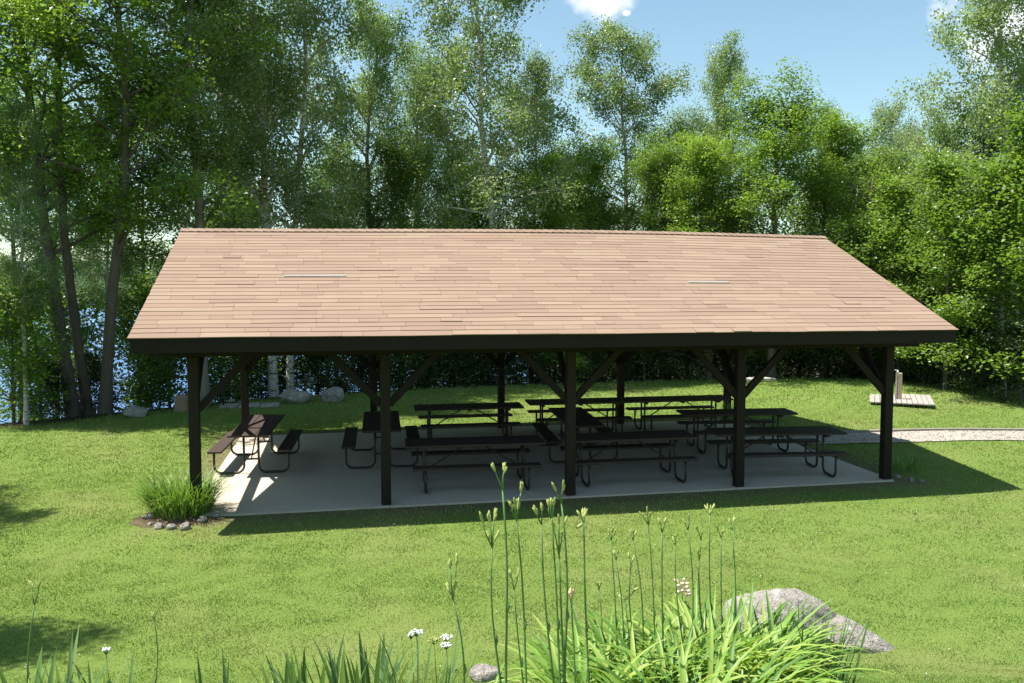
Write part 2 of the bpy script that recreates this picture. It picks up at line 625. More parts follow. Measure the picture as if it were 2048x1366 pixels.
def build_ground():
    rad = np.concatenate([np.arange(0, 34, .42), np.geomspace(35, 410, 26), np.linspace(415, 480, 8), np.geomspace(520, 4200, 30)])
    na = 200
    ang = np.linspace(0, 2 * np.pi, na, endpoint=False)
    A, R_ = np.meshgrid(ang, rad[1:])
    cx0, cy0 = 5.0, -1.0
    X = cx0 + R_ * np.cos(A)
    Y = cy0 + R_ * np.sin(A)
    Z = ground_z(X, Y)
    V = np.vstack([np.array([[cx0, cy0, float(ground_z(cx0, cy0))]]), np.stack([X.ravel(), Y.ravel(), Z.ravel()], 1)])
    nr = len(rad) - 1
    i = np.arange(nr - 1)[:, None] * na + 1
    k = np.arange(na)[None, :]
    k2 = (k + 1) % na
    F = np.stack([(i + k).ravel(), (i + na + k).ravel(), (i + na + k2).ravel(), (i + k2).ravel()], 1)
    # lies inwards of the first ring: a fan of thin quads
    half = [(0, 1 + j, 1 + (j + 1) % na, 1 + (j + 2) % na) for j in range(0, na, 2)]
    F = np.vstack([F, np.array(half)])
    me = np_mesh("ground", V, F, True)
    s = edge_dist(V[:, 0], V[:, 1])
    a = me.attributes.new("wood_mask", 'FLOAT', 'POINT')
    a.data.foreach_set("value", sstep(s, -.25, .45).astype(np.float32))
    t = NT('lawn_and_forest_floor')
    p = t.pos()
    wm = t.new("ShaderNodeAttribute", attribute_name="wood_mask", attribute_type='GEOMETRY')
    n1 = t.noise(p, .5, 4)
    n2 = t.noise(p, 3.2, 5, .6)
    n3 = t.noise(p, 60, 4, .7)
    lawn = t.mix(n2, (.14, .21, .04), (.2, .27, .065))
    lawn = t.mix(t.math('MULTIPLY', t.smooth(n1, .48, .7), .45), lawn, (.27, .26, .11))
    lawn = t.mix(t.math('MULTIPLY', n3, .6), lawn, (.08, .12, .025))
    # worn soil along the slab
    sx = t.new("ShaderNodeSeparateXYZ")
    t.l.new(p, sx.inputs[0])
    dy = t.math('SUBTRACT', t.math('ABSOLUTE', t.math('SUBTRACT', sx.outputs["Y"], 3.25)), 3.35)
    dx = t.math('SUBTRACT', t.math('ABSOLUTE', t.math('SUBTRACT', sx.outputs["X"], 5.78)), 5.9)
    dd = t.math('ADD', t.math('MAXIMUM', dx, dy), t.math('MULTIPLY', t.math('SUBTRACT', n2, .5), 1.1))
    worn = t.math('SUBTRACT', 1.0, t.smooth(dd, .15, .8))
    soil = t.mix(n3, (.11, .08, .05), (.22, .17, .11))
    lawn = t.mix(t.math('MULTIPLY', worn, .8), lawn, soil)
    floor = t.mix(n2, (.035, .028, .016), (.08, .06, .035))
    floor = t.mix(t.smooth(n1, .45, .6), floor, (.03, .055, .015))
    far = t.new("ShaderNodeVectorMath", operation='LENGTH')
    t.l.new(p, far.inputs[0])
    col = t.mix(wm.outputs["Fac"], lawn, floor)
    fn = t.noise(p, .02, 6, .7)
    forest = t.mix(fn, (.025, .05, .02), (.06, .1, .035))
    col = t.mix(t.smooth(far.outputs["Value"], 120, 380), col, forest)
    me.materials.append(t.done(t.principled(col, .95, .1, normal=t.bump(n3, .6, .03))))
    o = bpy.data.objects.new("ground", me)
    COL.objects.link(o)
    tag(o, kind='structure')


build_ground()

# lake


def build_lake():
    V = np.array([(-900, 14, LAKE_Z), (700, 14, LAKE_Z), (700, 900, LAKE_Z), (-900, 900, LAKE_Z)], float)
    me = np_mesh("lake_water", V, np.array([(0, 1, 2, 3)]))
    t = NT('lake_water')
    p = t.pos()
    v = t.mapping(p, (1, .45, 1), (0, 0, .3))
    n = t.noise(v, 1.1, 5, .65)
    n2 = t.noise(v, .12, 4, .6)
    h = t.math('ADD', n, t.math('MULTIPLY', n2, 1.5))
    sh = t.principled((.055, .15, .40), .2, .5, normal=t.bump(h, .9, .35))  # base blue includes painted sky reflection on top of the water's own colour
    me.materials.append(t.done(sh))
    o = bpy.data.objects.new("water", me)
    COL.objects.link(o)
    tag(o, kind='structure')


build_lake()

# ------------------------------------------------------------------ slab, path
SX0, SX1, SY0, SY1 = -.12, 11.66, -.12, 6.62


def build_slab():
    rnd = random.Random(4)
    mb = MB()
    # cast in bays with tooled joints between
    xs = [SX0, 2.9, 5.8, 8.7, SX1]
    ys = [SY0, 3.0, SY1]
    for i in range(4):
        for j in range(2):
            g = .004
            x0, x1 = xs[i] + (g if i else 0), xs[i + 1] - (g if i < 3 else 0)
            y0, y1 = ys[j] + (g if j else 0), ys[j + 1] - (g if j < 1 else 0)
            vs = []
            for (x, y) in ((x0, y0), (x1, y0), (x1, y1), (x0, y1)):
                z = slab_z(x, y)
                vs += [(x, y, z - .15), (x, y, z)]
            mb.add(vs, [(1, 3, 5, 7), (0, 2, 3, 1), (2, 4, 5, 3), (4, 6, 7, 5), (6, 0, 1, 7)])
    o = mb.build("concrete_slab", M['concrete'])
    tag(o, kind='structure')


build_slab()


def path_y(x):
    return 4.28 - (x - 12) * .086, 5.0 - (x - 12) * .095      # near edge, far edge (narrow gravel walk)


def sheet(name, xs, yfun, dz, mat, wob=.03):
    rnd = np.random.RandomState(3)
    V, F = [], []
    for x in xs:
        a, b = yfun(x)
        for t in np.linspace(0, 1, 7):
            y = a + (b - a) * t + (rnd.uniform(-wob, wob) if t in (0,) else 0)
            V.append((x, y, float(ground_z(x, y)) + dz))
    n = len(xs)
    for i in range(n - 1):
        for j in range(6):
            F.append((i * 7 + j, (i + 1) * 7 + j, (i + 1) * 7 + j + 1, i * 7 + j + 1))
    me = np_mesh(name, np.array(V), np.array(F), True)
    return link(name, me, mat)


def pathw(x):
    return 3.24 - (x - 12) * .213, 4.40 - (x - 12) * .213


o = sheet("gravel_path", np.arange(11.66, 40, .3), pathw, .022, M['gravel'])
tag(o, kind='structure')
# loose stones on the path
rs = np.random.RandomState(8)
V, F = [], []
for k in range(1500):
    x = rs.uniform(11.8, 22)
    a, b = pathw(x)
    y = rs.uniform(a, b)
    r = rs.uniform(.008, .024)
    z = float(ground_z(x, y)) + .022 + r * .3
    c = np.array([x, y, z])
    base = len(V)
    q = rs.normal(size=(8, 3))
    dirs = np.array([(1, 0, 0), (-1, 0, 0), (0, 1, 0), (0, -1, 0), (0, 0, .7), (0, 0, -.7)]) + rs.normal(size=(6, 3)) * .15
    for d in dirs:
        V.append(c + d * r)
    for (i, j, k2) in ((0, 2, 4), (2, 1, 4), (1, 3, 4), (3, 0, 4), (2, 0, 5), (1, 2, 5), (3, 1, 5), (0, 3, 5)):
        F.append((base + i, base + j, base + k2))
me = np_mesh("loose_gravel", np.array(V), np.array(F))
tag(link("loose_gravel", me, M['gravel']), 'loose pale stones scattered over the gravel path', 'gravel', kind='stuff')

# timber edging on the far side of the path: two lengths
for k, (x0, x1, lab) in enumerate(((12.6, 17.5, 'low grey timber edging the gravel path, length nearer the pavilion'),
                                   (17.6, 24.5, 'low grey timber edging the gravel path, length running out at the right border'))):
    mb = MB()
    xs = np.linspace(x0, x1, 7)
    for a, b in zip(xs[:-1], xs[1:]):
        ya, yb = pathw(a)[1] + .05, pathw(b)[1] + .05
        za, zb = float(ground_z(a, ya)), float(ground_z(b, yb))
        mb.bar((a, ya, za + .015 + .02 * k), (b, yb, zb + .015 + .02 * k), .08, .11, .01)
    tag(mb.build("timber_edging", M['grey_timber']), lab, 'edging', 'timbers along the gravel path')

# ------------------------------------------------------------------ pavilion
PX = [0, 2.851, 5.84, 8.794, 11.566]
PYB = 6.51
EY, EZ, RY, RZ = -.944, 2.734, 3.255, 4.49
GX0, GX1 = -.694, 12.19
pav = empty("picnic_pavilion", (5.78, 3.25, 0), 'open timber picnic pavilion with a long tan shingled gable roof on dark brown posts', 'pavilion')
PO = Vector((5.78, 3.25, 0))


def pav_part(mb, name, mat, parent=None):
    o = mb.build(name, mat, parent or pav)
    if parent is None or parent is pav:
        o.data.transform(Matrix.Translation(-PO))
    return o


def pav_sub(mb, name, mat, parent):
    o = mb.build(name, mat, parent)
    o.data.transform(Matrix.Translation(-PO))
    return o


BZ0, BZ1 = 2.394, 2.64
for iy, y in enumerate((0, PYB)):
    for i, x in enumerate(PX):
        zb = slab_z(x, y)
        mb = MB()
        w = .152
        mb.box((x, y, (zb + BZ0) / 2 + .0005), (w, w, BZ0 - zb - .001), None, .008)
        pav_part(mb, "post", M['dark_wood_up'])
        ins = 1 if iy == 0 else -1
        dirs = []
        if i > 0:
            dirs.append((-1, 0))
        if i < 4:
            dirs.append((1, 0))
        dirs.append((0, ins))
        for dx, dy in dirs:
            mb = MB()
            a = Vector((x + dx * .06, y + dy * .06, 1.60))
            b = Vector((x + dx * .84, y + dy * .84, 2.42))
            mb.bar(a, b, .075, .115, .005)
            pav_part(mb, "knee_brace", M['dark_wood'])
for y in (0, PYB):
    mb = MB()
    mb.box(((GX0 + GX1) / 2 + .0, y, (BZ0 + BZ1) / 2), (GX1 - GX0 - .14, .15, BZ1 - BZ0), None, .006)
    pav_part(mb, "beam", M['dark_wood'])
slope = (RZ - EZ) / (RY - EY)


def roof_z(y):
    return RZ - abs(y - RY) * slope


ANG = math.atan(slope)
# roof trusses: tie, two rafters, king post, webs
for x in [-.45] + [PX[0]] + [PX[0] + (PX[1] - PX[0]) / 2, PX[1], (PX[1] + PX[2]) / 2, PX[2], (PX[2] + PX[3]) / 2, PX[3], (PX[3] + PX[4]) / 2, PX[4], 12.0]:
    mb = MB()
    w = .09 if x in (-.45, 12.0) else .07
    d = .075
    mb.bar((x, .08, 2.535), (x, PYB - .08, 2.535), w, .23, .004)
    for s in (-1, 1):
        mb.bar((x, RY + s * (RY - EY - .06), roof_z(EY + .06) - .155), (x, RY + s * .01, RZ - .155), w - .006, .15, .004)
        mb.bar((x, RY + s * .02, 2.66), (x, RY + s * 1.45, roof_z(RY - 1.45) - .22), w - .03, .09)
    mb.box((x, RY, 3.45), (w - .02, .1, 1.6))
    pav_part(mb, "truss", M['dark_wood'])


def build_roof():
    rnd = random.Random(11)
    # deck boards (both slopes) with real thickness
    def bow(x):
        t = (x - GX0) / (GX1 - GX0)
        return .045 * math.sin(math.pi * t) - .012 * math.sin(2 * math.pi * t + .6)
    n = 24
    deckv, deckf = [], []
    for i in range(n + 1):
        x = GX0 + .012 + (GX1 - GX0 - .024) * i / n
        b = bow(x)
        pts = [(EY + .012, EZ - .012), (RY, RZ - .012 + b), (2 * RY - EY - .012, EZ - .012)]
        for (y, z) in pts:
            deckv.append((x, y, z))
        for (y, z) in pts:
            deckv.append((x, y, z - .045))
    for i in range(n):
        a, c = i * 6, (i + 1) * 6
        for j in (0, 1):
            deckf.append((a + j, c + j, c + j + 1, a + j + 1))
            deckf.append((a + 3 + j, a + 4 + j, c + 4 + j, c + 3 + j))
        deckf.append((a, a + 3, c + 3, c))
        deckf.append((a + 2, c + 2, c + 5, a + 5))
    deckf += [(0, 1, 4, 3), (1, 2, 5, 4)]
    e = n * 6
    deckf += [(e, e + 3, e + 4, e + 1), (e + 1, e + 4, e + 5, e + 2)]
    mb = MB()
    mb.add(deckv, deckf)
    deck = pav_part(mb, "roof", M['dark_wood'])
    # shingle courses
    SL = math.hypot(RY - EY, RZ - EZ)
    NC = 31
    ex = SL / NC
    V, F, C = [], [], []
    def P(x, s, up, side):
        """point at slope distance s from the eave, height `up` off the deck"""
        t = s / SL
        y = EY + (RY - EY) * t
        z = EZ + (RZ - EZ) * t + bow(x) * t
        y -= math.sin(ANG) * up
        z += math.cos(ANG) * up
        if side < 0:
            y = 2 * RY - y
        return (x, y, z)
    for side in (1, -1):
        for c in range(NC):
            s0 = c * ex - (.018 if c == 0 else 0)
            s1 = (c + 1) * ex + .01
            x = GX0 - rnd.uniform(0, .01)
            wv = [rnd.uniform(-1, 1) for _ in range(6)]
            while x < GX1 - .001:
                w = rnd.choice((.3, .33, .6, .92, .95, 1.0, 1.3))
                x2 = min(GX1 + rnd.uniform(0, .008), x + w)
                if GX1 - x2 < .12:
                    x2 = GX1 + .004
                lift = .0085 + rnd.uniform(-.001, .0035) + (rnd.uniform(.003, .008) if rnd.random() < .03 else 0)
                jit = rnd.uniform(-.004, .004)
                cr = rnd.random()
                segs = max(1, int((x2 - x) / .32))
                xs = [x + (x2 - x) * k / segs for k in range(segs + 1)]
                off = []
                for xx in xs:
                    off.append(jit + .004 * math.sin(xx * 1.7 + wv[0] * 3) + .003 * math.sin(xx * 4.1 + wv[1] * 5))
                b = len(V)
                g = .0015
                for k, xx in enumerate(xs):
                    xg = xx + (g if k == 0 else (-g if k == segs else 0))
                    V.append(P(xg, s0 + off[k], -.002, side))
                    V.append(P(xg, s0 + off[k], lift, side))
                    V.append(P(xg, s1, .003, side))
                for k in range(segs):
                    q = b + 3 * k
                    if side > 0:
                        F.append((q, q + 3, q + 4, q + 1))
                        F.append((q + 1, q + 4, q + 5, q + 2))
                    else:
                        F.append((q, q + 1, q + 4, q + 3))
                        F.append((q + 1, q + 2, q + 5, q + 4))
                    C += [cr, cr]
                x = x2
    # ridge caps
    x = GX0 - .005
    while x < GX1:
        x2 = min(x + .145, GX1 + .006)
        cr = rnd.random()
        b = len(V)
        za, zb = .008, .02
        for (xx, u) in ((x, zb), (x2 + .02, za)):
            bb = bow(min(xx, GX1))
            V += [(xx, RY - .13, RZ - .13 * slope + bb + u * 1.0 + .012), (xx, RY, RZ + bb + u + .016), (xx, RY + .13, RZ - .13 * slope + bb + u + .012)]
        F += [(b, b + 3, b + 4, b + 1), (b + 1, b + 4, b + 5, b + 2)]
        C += [cr, cr]
        x = x2
    V = np.array(V) - np.array(PO)
    me = np_mesh("shingles", V, np.array(F), False, np.array(C))
    o = link("shingles", me, M['shingle'], deck)
    # two grey flashing strips laid in the courses
    for (xa, xb, s) in ((1.27, 2.27, 2.15), (8.2, 8.97, 1.95)):
        c = round(s / ex)
        mb = MB()
        a0, a1 = P(xa, c * ex + .02, .022, 1), P(xa, c * ex + .10, .018, 1)
        b0, b1 = P(xb, c * ex + .02, .022, 1), P(xb, c * ex + .10, .018, 1)
        lo = [P(xa, c * ex + .02, .004, 1), P(xa, c * ex + .10, .004, 1), P(xb, c * ex + .02, .004, 1), P(xb, c * ex + .10, .004, 1)]
        mb.add([a0, b0, b1, a1, lo[0], lo[2], lo[3], lo[1]], [(0, 1, 2, 3), (0, 4, 5, 1), (1, 5, 6, 2), (2, 6, 7, 3), (3, 7, 4, 0)])
        pav_sub(mb, "flashing_strip", M['flashing'], deck)


build_roof()
for s, y in ((1, EY + .03), (-1, 2 * RY - EY - .03)):
    mb = MB()
    mb.box(((GX0 + GX1) / 2, y, EZ - .135), (GX1 - GX0 - .06, .038, .165), None, .004)
    pav_part(mb, "fascia_board", M['dark_wood'])
for x in (GX0 + .035, GX1 - .035):
    for s in (-1, 1):
        mb = MB()
        mb.bar((x, RY + s * (RY - EY - .055), roof_z(EY + .055) - .14), (x, RY + s * .002, RZ - .14), .036, .155)
        pav_part(mb, "barge_board", M['dark_wood'])

# ------------------------------------------------------------------ picnic tables


def make_table():
    root = empty("picnic_table")
    LT, LB = 2.36, 2.12
    rnd = random.Random(5)
    mb = MB()
    for k in (-1, 0, 1):
        mb.box((rnd.uniform(-.006, .006), k * .241, .745 + rnd.uniform(-.002, .002)), (LT, .233, .04), None, .005)
    for x in (-.86, 0, .86):
        mb.box((x, 0, .707), (.07, .66, .034), None, .003)
    mb.build("tabletop", M['table_wood'], root)
    for s in (-1, 1):
        mb = MB()
        mb.box((0, s * .61, .442), (LB, .25, .04), None, .005)
        mb.build("bench", M['table_wood'], root)
    r = .0215
    for x in (-.85, .85):
        mb = MB()
        for s in (-1, 1):
            pts = [(x, s * .66, .42), (x, s * .66, .2)]
            for a in range(0, 91, 18):
                t = math.radians(a)
                pts.append((x, s * (.66 - .13 + .13 * math.cos(t)), .022 + .13 - .13 * math.sin(t)))
            for a in range(0, 91, 18):
                t = math.radians(a)
                pts.append((x, s * (.13 + .13 - .13 * math.sin(t)), .022 + .13 - .13 * math.cos(t)))
            pts += [(x, s * .13, .4), (x, s * .13, .69)]
            mb.tube(pts, r, 8)
            mb.box((x, s * .61, .418), (.06, .2, .008))
        mb.bar((x, -.13, .27), (x, .13, .27), .03, .03)
        mb.bar((x, -.3, .681), (x, .3, .681), .04, .018)
        mb.build("leg_frame", M['frame_metal'], root)
        mb = MB()
        mb.tube([(x, 0, .27), (x * .16, 0, .70)], .013, 6)
        mb.build("diagonal_brace", M['frame_metal'], root)
    return root


TABLES = [
    (.575, 3.52, 87, 'picnic table at the left end of the slab, its planks half in sunlight'),
    (2.92, 3.50, 88, 'shaded picnic table set lengthwise behind the second front post from the left'),
    (4.86, 5.08, -2, 'shaded picnic table at the back edge of the slab, left one of that row'),
    (7.42, 5.36, -2.5, 'shaded picnic table at the back edge of the slab, middle one of that row'),
    (9.80, 5.28, -2.5, 'shaded picnic table at the back edge of the slab, right one of that row'),
    (10.21, 3.12, -6, 'shaded picnic table halfway back at the right end of the slab'),
    (9.93, .90, -7, 'shaded picnic table at the front right corner of the slab between the last two posts'),
    (6.78, 3.22, 86, 'dim picnic table turned lengthwise in the middle of the slab behind the centre post'),
    (7.12, .95, -1.5, 'dark picnic table at the front of the slab, just right of the centre post'),
    (4.40, 1.02, -3, 'dark picnic table at the front of the slab, between the second and centre posts'),
]
t0 = make_table()
slabR = Matrix.Rotation(math.atan(.0105), 4, 'X') @ Matrix.Rotation(-math.atan(.0054), 4, 'Y')
for i, (x, y, a, lab) in enumerate(TABLES):
    o = t0 if i == 0 else copy_tree(t0)
    M4 = Matrix.Translation((x, y, slab_z(x, y) + .001)) @ slabR @ Matrix.Rotation(math.radians(a), 4, 'Z')
    o.location = M4.to_translation()
    o.rotation_euler = M4.to_euler()
    tag(o, lab, 'picnic table', 'picnic tables under the pavilion')

# ------------------------------------------------------------------ rocks


def make_rock(name, seed, size, loc, rot, mat, label, cat='boulder', group=None, sub=4, sharp=.35):
    import bmesh
    rnd = np.random.RandomState(seed)
    bm = bmesh.new()
    bmesh.ops.create_icosphere(bm, subdivisions=sub, radius=1)
    planes = [(rnd.normal(size=3), rnd.uniform(.62, .92)) for _ in range(9)]
    planes = [(n / np.linalg.norm(n), d) for n, d in planes]
    ph = rnd.uniform(0, 6, 9)
    for v in bm.verts:
        p = np.array(v.co)
        for n, d in planes:
            q = p @ n
            if q > d:
                p = p - n * (q - d) * (1 - sharp * .4)
        w = 1 + .07 * math.sin(2.3 * p[0] + ph[0]) * math.sin(2.9 * p[1] + ph[1]) + .05 * math.sin(5 * p[0] + ph[2] + 2 * p[2]) * math.cos(4.4 * p[1] + ph[3]) \
            + .018 * math.sin(11 * p[0] + ph[4]) * math.sin(12 * p[1] + ph[5] + 9 * p[2]) + .008 * math.sin(27 * p[2] + ph[6] + 20 * p[0])
        v.co = Vector(p * w * np.array(size))
    me = bpy.data.meshes.new(name)
    bm.to_mesh(me)
    bm.free()
    me.polygons.foreach_set("use_smooth", [True] * len(me.polygons))
    o = link(name, me, mat)
    o.location = loc
    o.rotation_euler = rot
    tag(o, label, cat, group)
    return o


def on_ground(px, py, dz=0.0):
    """ground point seen at photo pixel"""
    d = ray(px, py) - CAM
    t0_, t1 = 1.0, 200.0
    t = 2.0
    while t < 150:
        p = CAM + d * t
        if p[2] < float(ground_z(p[0], p[1])):
            break
        t *= 1.01
    lo, hi = t / 1.01, t
    for _ in range(20):
        m = (lo + hi) / 2
        p = CAM + d * m
        if p[2] < float(ground_z(p[0], p[1])):
            hi = m
        else:
            lo = m
    return Vector((p[0], p[1], p[2] + dz))


p = on_ground(595, 806)
make_rock("boulder", 1, (.47, .36, .26), p + Vector((0, .1, .16)), (0, 0, .2), M['rock'], 'rounded grey boulder at the lawn edge, left of the pair behind the pavilion', 'boulder', 'boulders along the lawn edge')
p = on_ground(667, 803)
make_rock("boulder", 7, (.40, .32, .27), p + Vector((0, .1, .14)), (0, -.15, .5), M['rock'], 'angular grey boulder at the lawn edge, right of the pair behind the pavilion', 'boulder', 'boulders along the lawn edge')
p = on_ground(272, 834)
make_rock("boulder", 12, (.36, .3, .2), p + Vector((0, .1, .09)), (0, 0, .1), M['rock'], 'small low grey boulder on the lakeside lawn edge left of the pavilion', 'boulder', 'boulders along the lawn edge')
# foreground boulder
pb = on_ground(1592, 1292)
make_rock("boulder", 23, (.60, .42, .36), pb + Vector((-.04, .15, .13)), (.05, .12, -.3), M['rock_pink'], 'large grey boulder with a rounded top behind the daylilies at the bottom right', 'boulder', None, 5)
pb2 = on_ground(1722, 1298)
make_rock("boulder", 31, (.46, .26, .16), pb2 + Vector((-.02, .12, .06)), (.0, .42, -.3), M['rock_pink'], 'low tapering rock running down to the right from the large boulder', 'boulder', None, 5)
for k, (px, py, sz, lab) in enumerate(((972, 1362, .15, 'pale stone half hidden at the bottom edge below the tall bud stalks'),
                                       (1168, 1345, .2, 'pale rough stone under the left side of the daylily leaves'),
                                       (1675, 1338, .12, 'small pinkish stone beside the striped leaves at the bottom right'))):
    q = on_ground(px, py)
    make_rock("stone", 40 + k, (sz, sz * .8, sz * .6), q + Vector((0, .05, sz * .2)), (0, 0, k), M['rock_pink'], lab, 'stone', 'stones in the flower bed', 3)
for k, (px, py, s) in enumerate(((297, 1040, .10), (318, 1058, .085), (342, 1060, .08), (371, 1060, .095), (404, 1046, .085), (430, 1036, .07), (300, 1052, .05))):
    q = on_ground(px, py)
    make_rock("stone", 60 + k, (s, s * .8, s * .7), q + Vector((0, .04, s * .35)), (0, 0, k * 1.3), M['rock_pink'] if k in (0, 3) else M['rock'],
              ['pale stone at the far left of the ring around the corner clump', 'second stone from the left in the ring around the corner clump',
               'rounded brown stone in the middle of the ring around the corner clump', 'largest front stone of the ring around the corner clump',
               'stone right of the largest one in the ring around the corner clump', 'small stone at the right end of the ring, nearest the slab corner',
               'tiny pinkish stone lying outside the left end of the ring around the corner clump'][k], 'stone', 'stones ringing the plant clump by the front left post', 3)
for k, (px, py, s) in enumerate(((1795, 955, .06), (1822, 962, .075), (1843, 965, .055))):
    q = on_ground(px, py)
    make_rock("stone", 80 + k, (s, s * .8, s * .7), q + Vector((0, 0, s * .3)), (0, 0, k * 1.3), M['rock_pink'],
              ['small stone against the foot of the front right post', 'larger white stone of the three by the front right post', 'small white stone farthest right by the front right post'][k],
              'stone', 'stones by the front right post', 3)

# ------------------------------------------------------------------ well deck, tap, handrail, stump
dz = ground_z(17.6, 8.0)
deck = empty("wooden_deck", (17.6, 8.05, float(dz)), 'low square deck of grey weathered boards on the lawn at the right', 'deck')
c4 = [on_ground(1713, 801), on_ground(1845, 814), on_ground(1884, 798), on_ground(1765, 791)]
cen = sum(c4, Vector()) / 4
deck.location = (cen.x, cen.y, float(ground_z(cen.x, cen.y)))
ux = ((c4[1] + c4[2]) / 2 - (c4[0] + c4[3]) / 2)
ang = math.atan2(ux.y, ux.x)
wdx = ux.length
mb = MB()
rr = random.Random(3)
NB = 12
for k in range(NB):
    x = -wdx / 2 + wdx * (k + .5) / NB
    mb.box((x, rr.uniform(-.02, .02), .045 + rr.uniform(-.003, .003)), (wdx / NB - .014, 2.15, .035), None, .004)
ob = mb.build("deck_boards", M['deck_wood'], deck)
mb = MB()
for s in (-1, 0, 1):
    mb.box((0, s * .75, .0), (wdx - .05, .09, .055))
mb.build("joist", M['grey_timber'], deck)
deck.rotation_euler = (0, 0, ang)
q = on_ground(1797, 803)
tap = empty("water_tap", (q.x, q.y, q.z + .065), 'pale wooden post with a metal water pipe and tap on the board deck', 'water tap')
MB().box((0, 0, .36), (.125, .125, .72), None, .012).build("post", M['post_wood'], tap)
mb = MB()
mb.tube([(-.10, -.03, 0), (-.10, -.03, .72), (-.10, -.05, .77), (-.10, -.09, .78)], .022, 8)
mb.tube([(-.10, -.08, .79), (-.10, -.10, .66)], .016, 8)
mb.box((-.10, -.03, .45), (.07, .03, .03))
pipe = mb.build("pipe", M['galv'], tap)
mb = MB()
mb.tube([(-.155, -.03, .80), (-.045, -.03, .80)], .01, 6)
mb.box((-.10, -.03, .795), (.03, .03, .03))
mb.build("tap_handle", M['galv'], pipe)

# path steps pad and handrail going down to the lake
q = on_ground(500, 812)
pad = empty("stone_landing", (q.x, q.y, q.z), 'flat grey landing of stone slabs at the lawn edge behind the left of the pavilion', 'landing')
mb = MB()
for (x, y, sx, sy) in ((-.55, 0, .5, .62), (0, .02, .56, .66), (.55, -.02, .5, .6)):
    mb.box((x, y, .015), (sx, sy, .07), Matrix.Rotation(.03 * x, 3, 'Z'), .012)
mb.build("paving_slab", M['rock'], pad)
q = on_ground(447, 815)
rail = empty("handrail", (q.x, q.y, q.z), 'thin black handrail sloping down towards the lake behind the front left post', 'handrail')
MB().tube([(0, 0, -.1), (0, 0, .72)], .022, 8).build("rail_post", M['black_metal'], rail)
MB().tube([(.08, -.02, .80), (0, 0, .74), (-.62, .5, .0), (-.95, .8, -.35)], .02, 8).build("rail", M['black_metal'], rail)
for k, (px, py, s) in enumerate(((462, 806, .1), (480, 808, .08))):
    q = on_ground(px, py)
    make_rock("stone", 90 + k, (s * 1.3, s, s * .6), q + Vector((0, .2, s * .4)), (0, 0, k), M['rock_pink'],
              ['pale stone beside the handrail at the lawn edge', 'smaller pale stone between the handrail and the stone landing'][k], 'stone', 'stones by the landing', 3)
q = on_ground(364, 822)
stump = empty("tree_stump", (q.x, q.y, q.z), 'short brown tree stump at the lawn edge left of the front left post', 'stump')
mb = MB()
mb.tube([(0, 0, -.1), (0, 0, .05), (.01, 0, .3), (.01, 0, .42)], [.26, .21, .18, .175], 14)
mb.build("stump_body", M['stump_wood'], stump)

# ------------------------------------------------------------------ trees


def leaf_quads(rs, cen, size, up_bias, hang, aspect=.72):
    n = len(cen)
    nrm = rs.normal(size=(n, 3))
    nrm /= np.linalg.norm(nrm, axis=1)[:, None] + 1e-9
    nrm[:, 2] = np.abs(nrm[:, 2]) + up_bias
    nrm /= np.linalg.norm(nrm, axis=1)[:, None]
    ax = rs.normal(size=(n, 3))
    ax[:, 2] -= hang
    ax -= nrm * np.sum(ax * nrm, axis=1)[:, None]
    ax /= np.linalg.norm(ax, axis=1)[:, None] + 1e-9
    bx = np.cross(nrm, ax)
    L = size * rs.uniform(.65, 1.25, n)[:, None]
    W = L * aspect
    mid = -ax * L * .08 + nrm * L * .0
    V = np.stack([cen - ax * L * .5, cen + bx * W * .5 + mid + nrm * L * .07, cen + ax * L * .5, cen - bx * W * .5 + mid + nrm * L * .07], 1).reshape(-1, 3)
    F = np.arange(4 * n).reshape(n, 4)
    return V, F


def tubes_np(paths, n):
    """paths: list of (pts (k,3), radii (k,)) -> V, F"""
    Vs, Fs, b = [], [], 0
    for pts, rad in paths:
        k = len(pts)
        d = np.gradient(pts, axis=0)
        d /= np.linalg.norm(d, axis=1)[:, None] + 1e-9
        a = np.where(np.abs(d[:, [0]]) < .8, np.array([[1., 0, 0]]), np.array([[0, 1., 0]]))
        a = np.repeat(a[:1], k, 0)
        u = np.cross(d, a)
        u /= np.linalg.norm(u, axis=1)[:, None] + 1e-9
        w = np.cross(d, u)
        t = np.linspace(0, 2 * np.pi, n, endpoint=False)
        ring = pts[:, None, :] + rad[:, None, None] * (u[:, None, :] * np.cos(t)[None, :, None] + w[:, None, :] * np.sin(t)[None, :, None])
        Vs.append(ring.reshape(-1, 3))
        i = np.arange(k - 1)[:, None] * n
        j = np.arange(n)[None, :]
        j2 = (j + 1) % n
        Fs.append(np.stack([(i + j).ravel(), (i + j2).ravel(), (i + n + j2).ravel(), (i + n + j).ravel()], 1) + b)
        b += k * n
    return np.vstack(Vs), np.vstack(Fs)


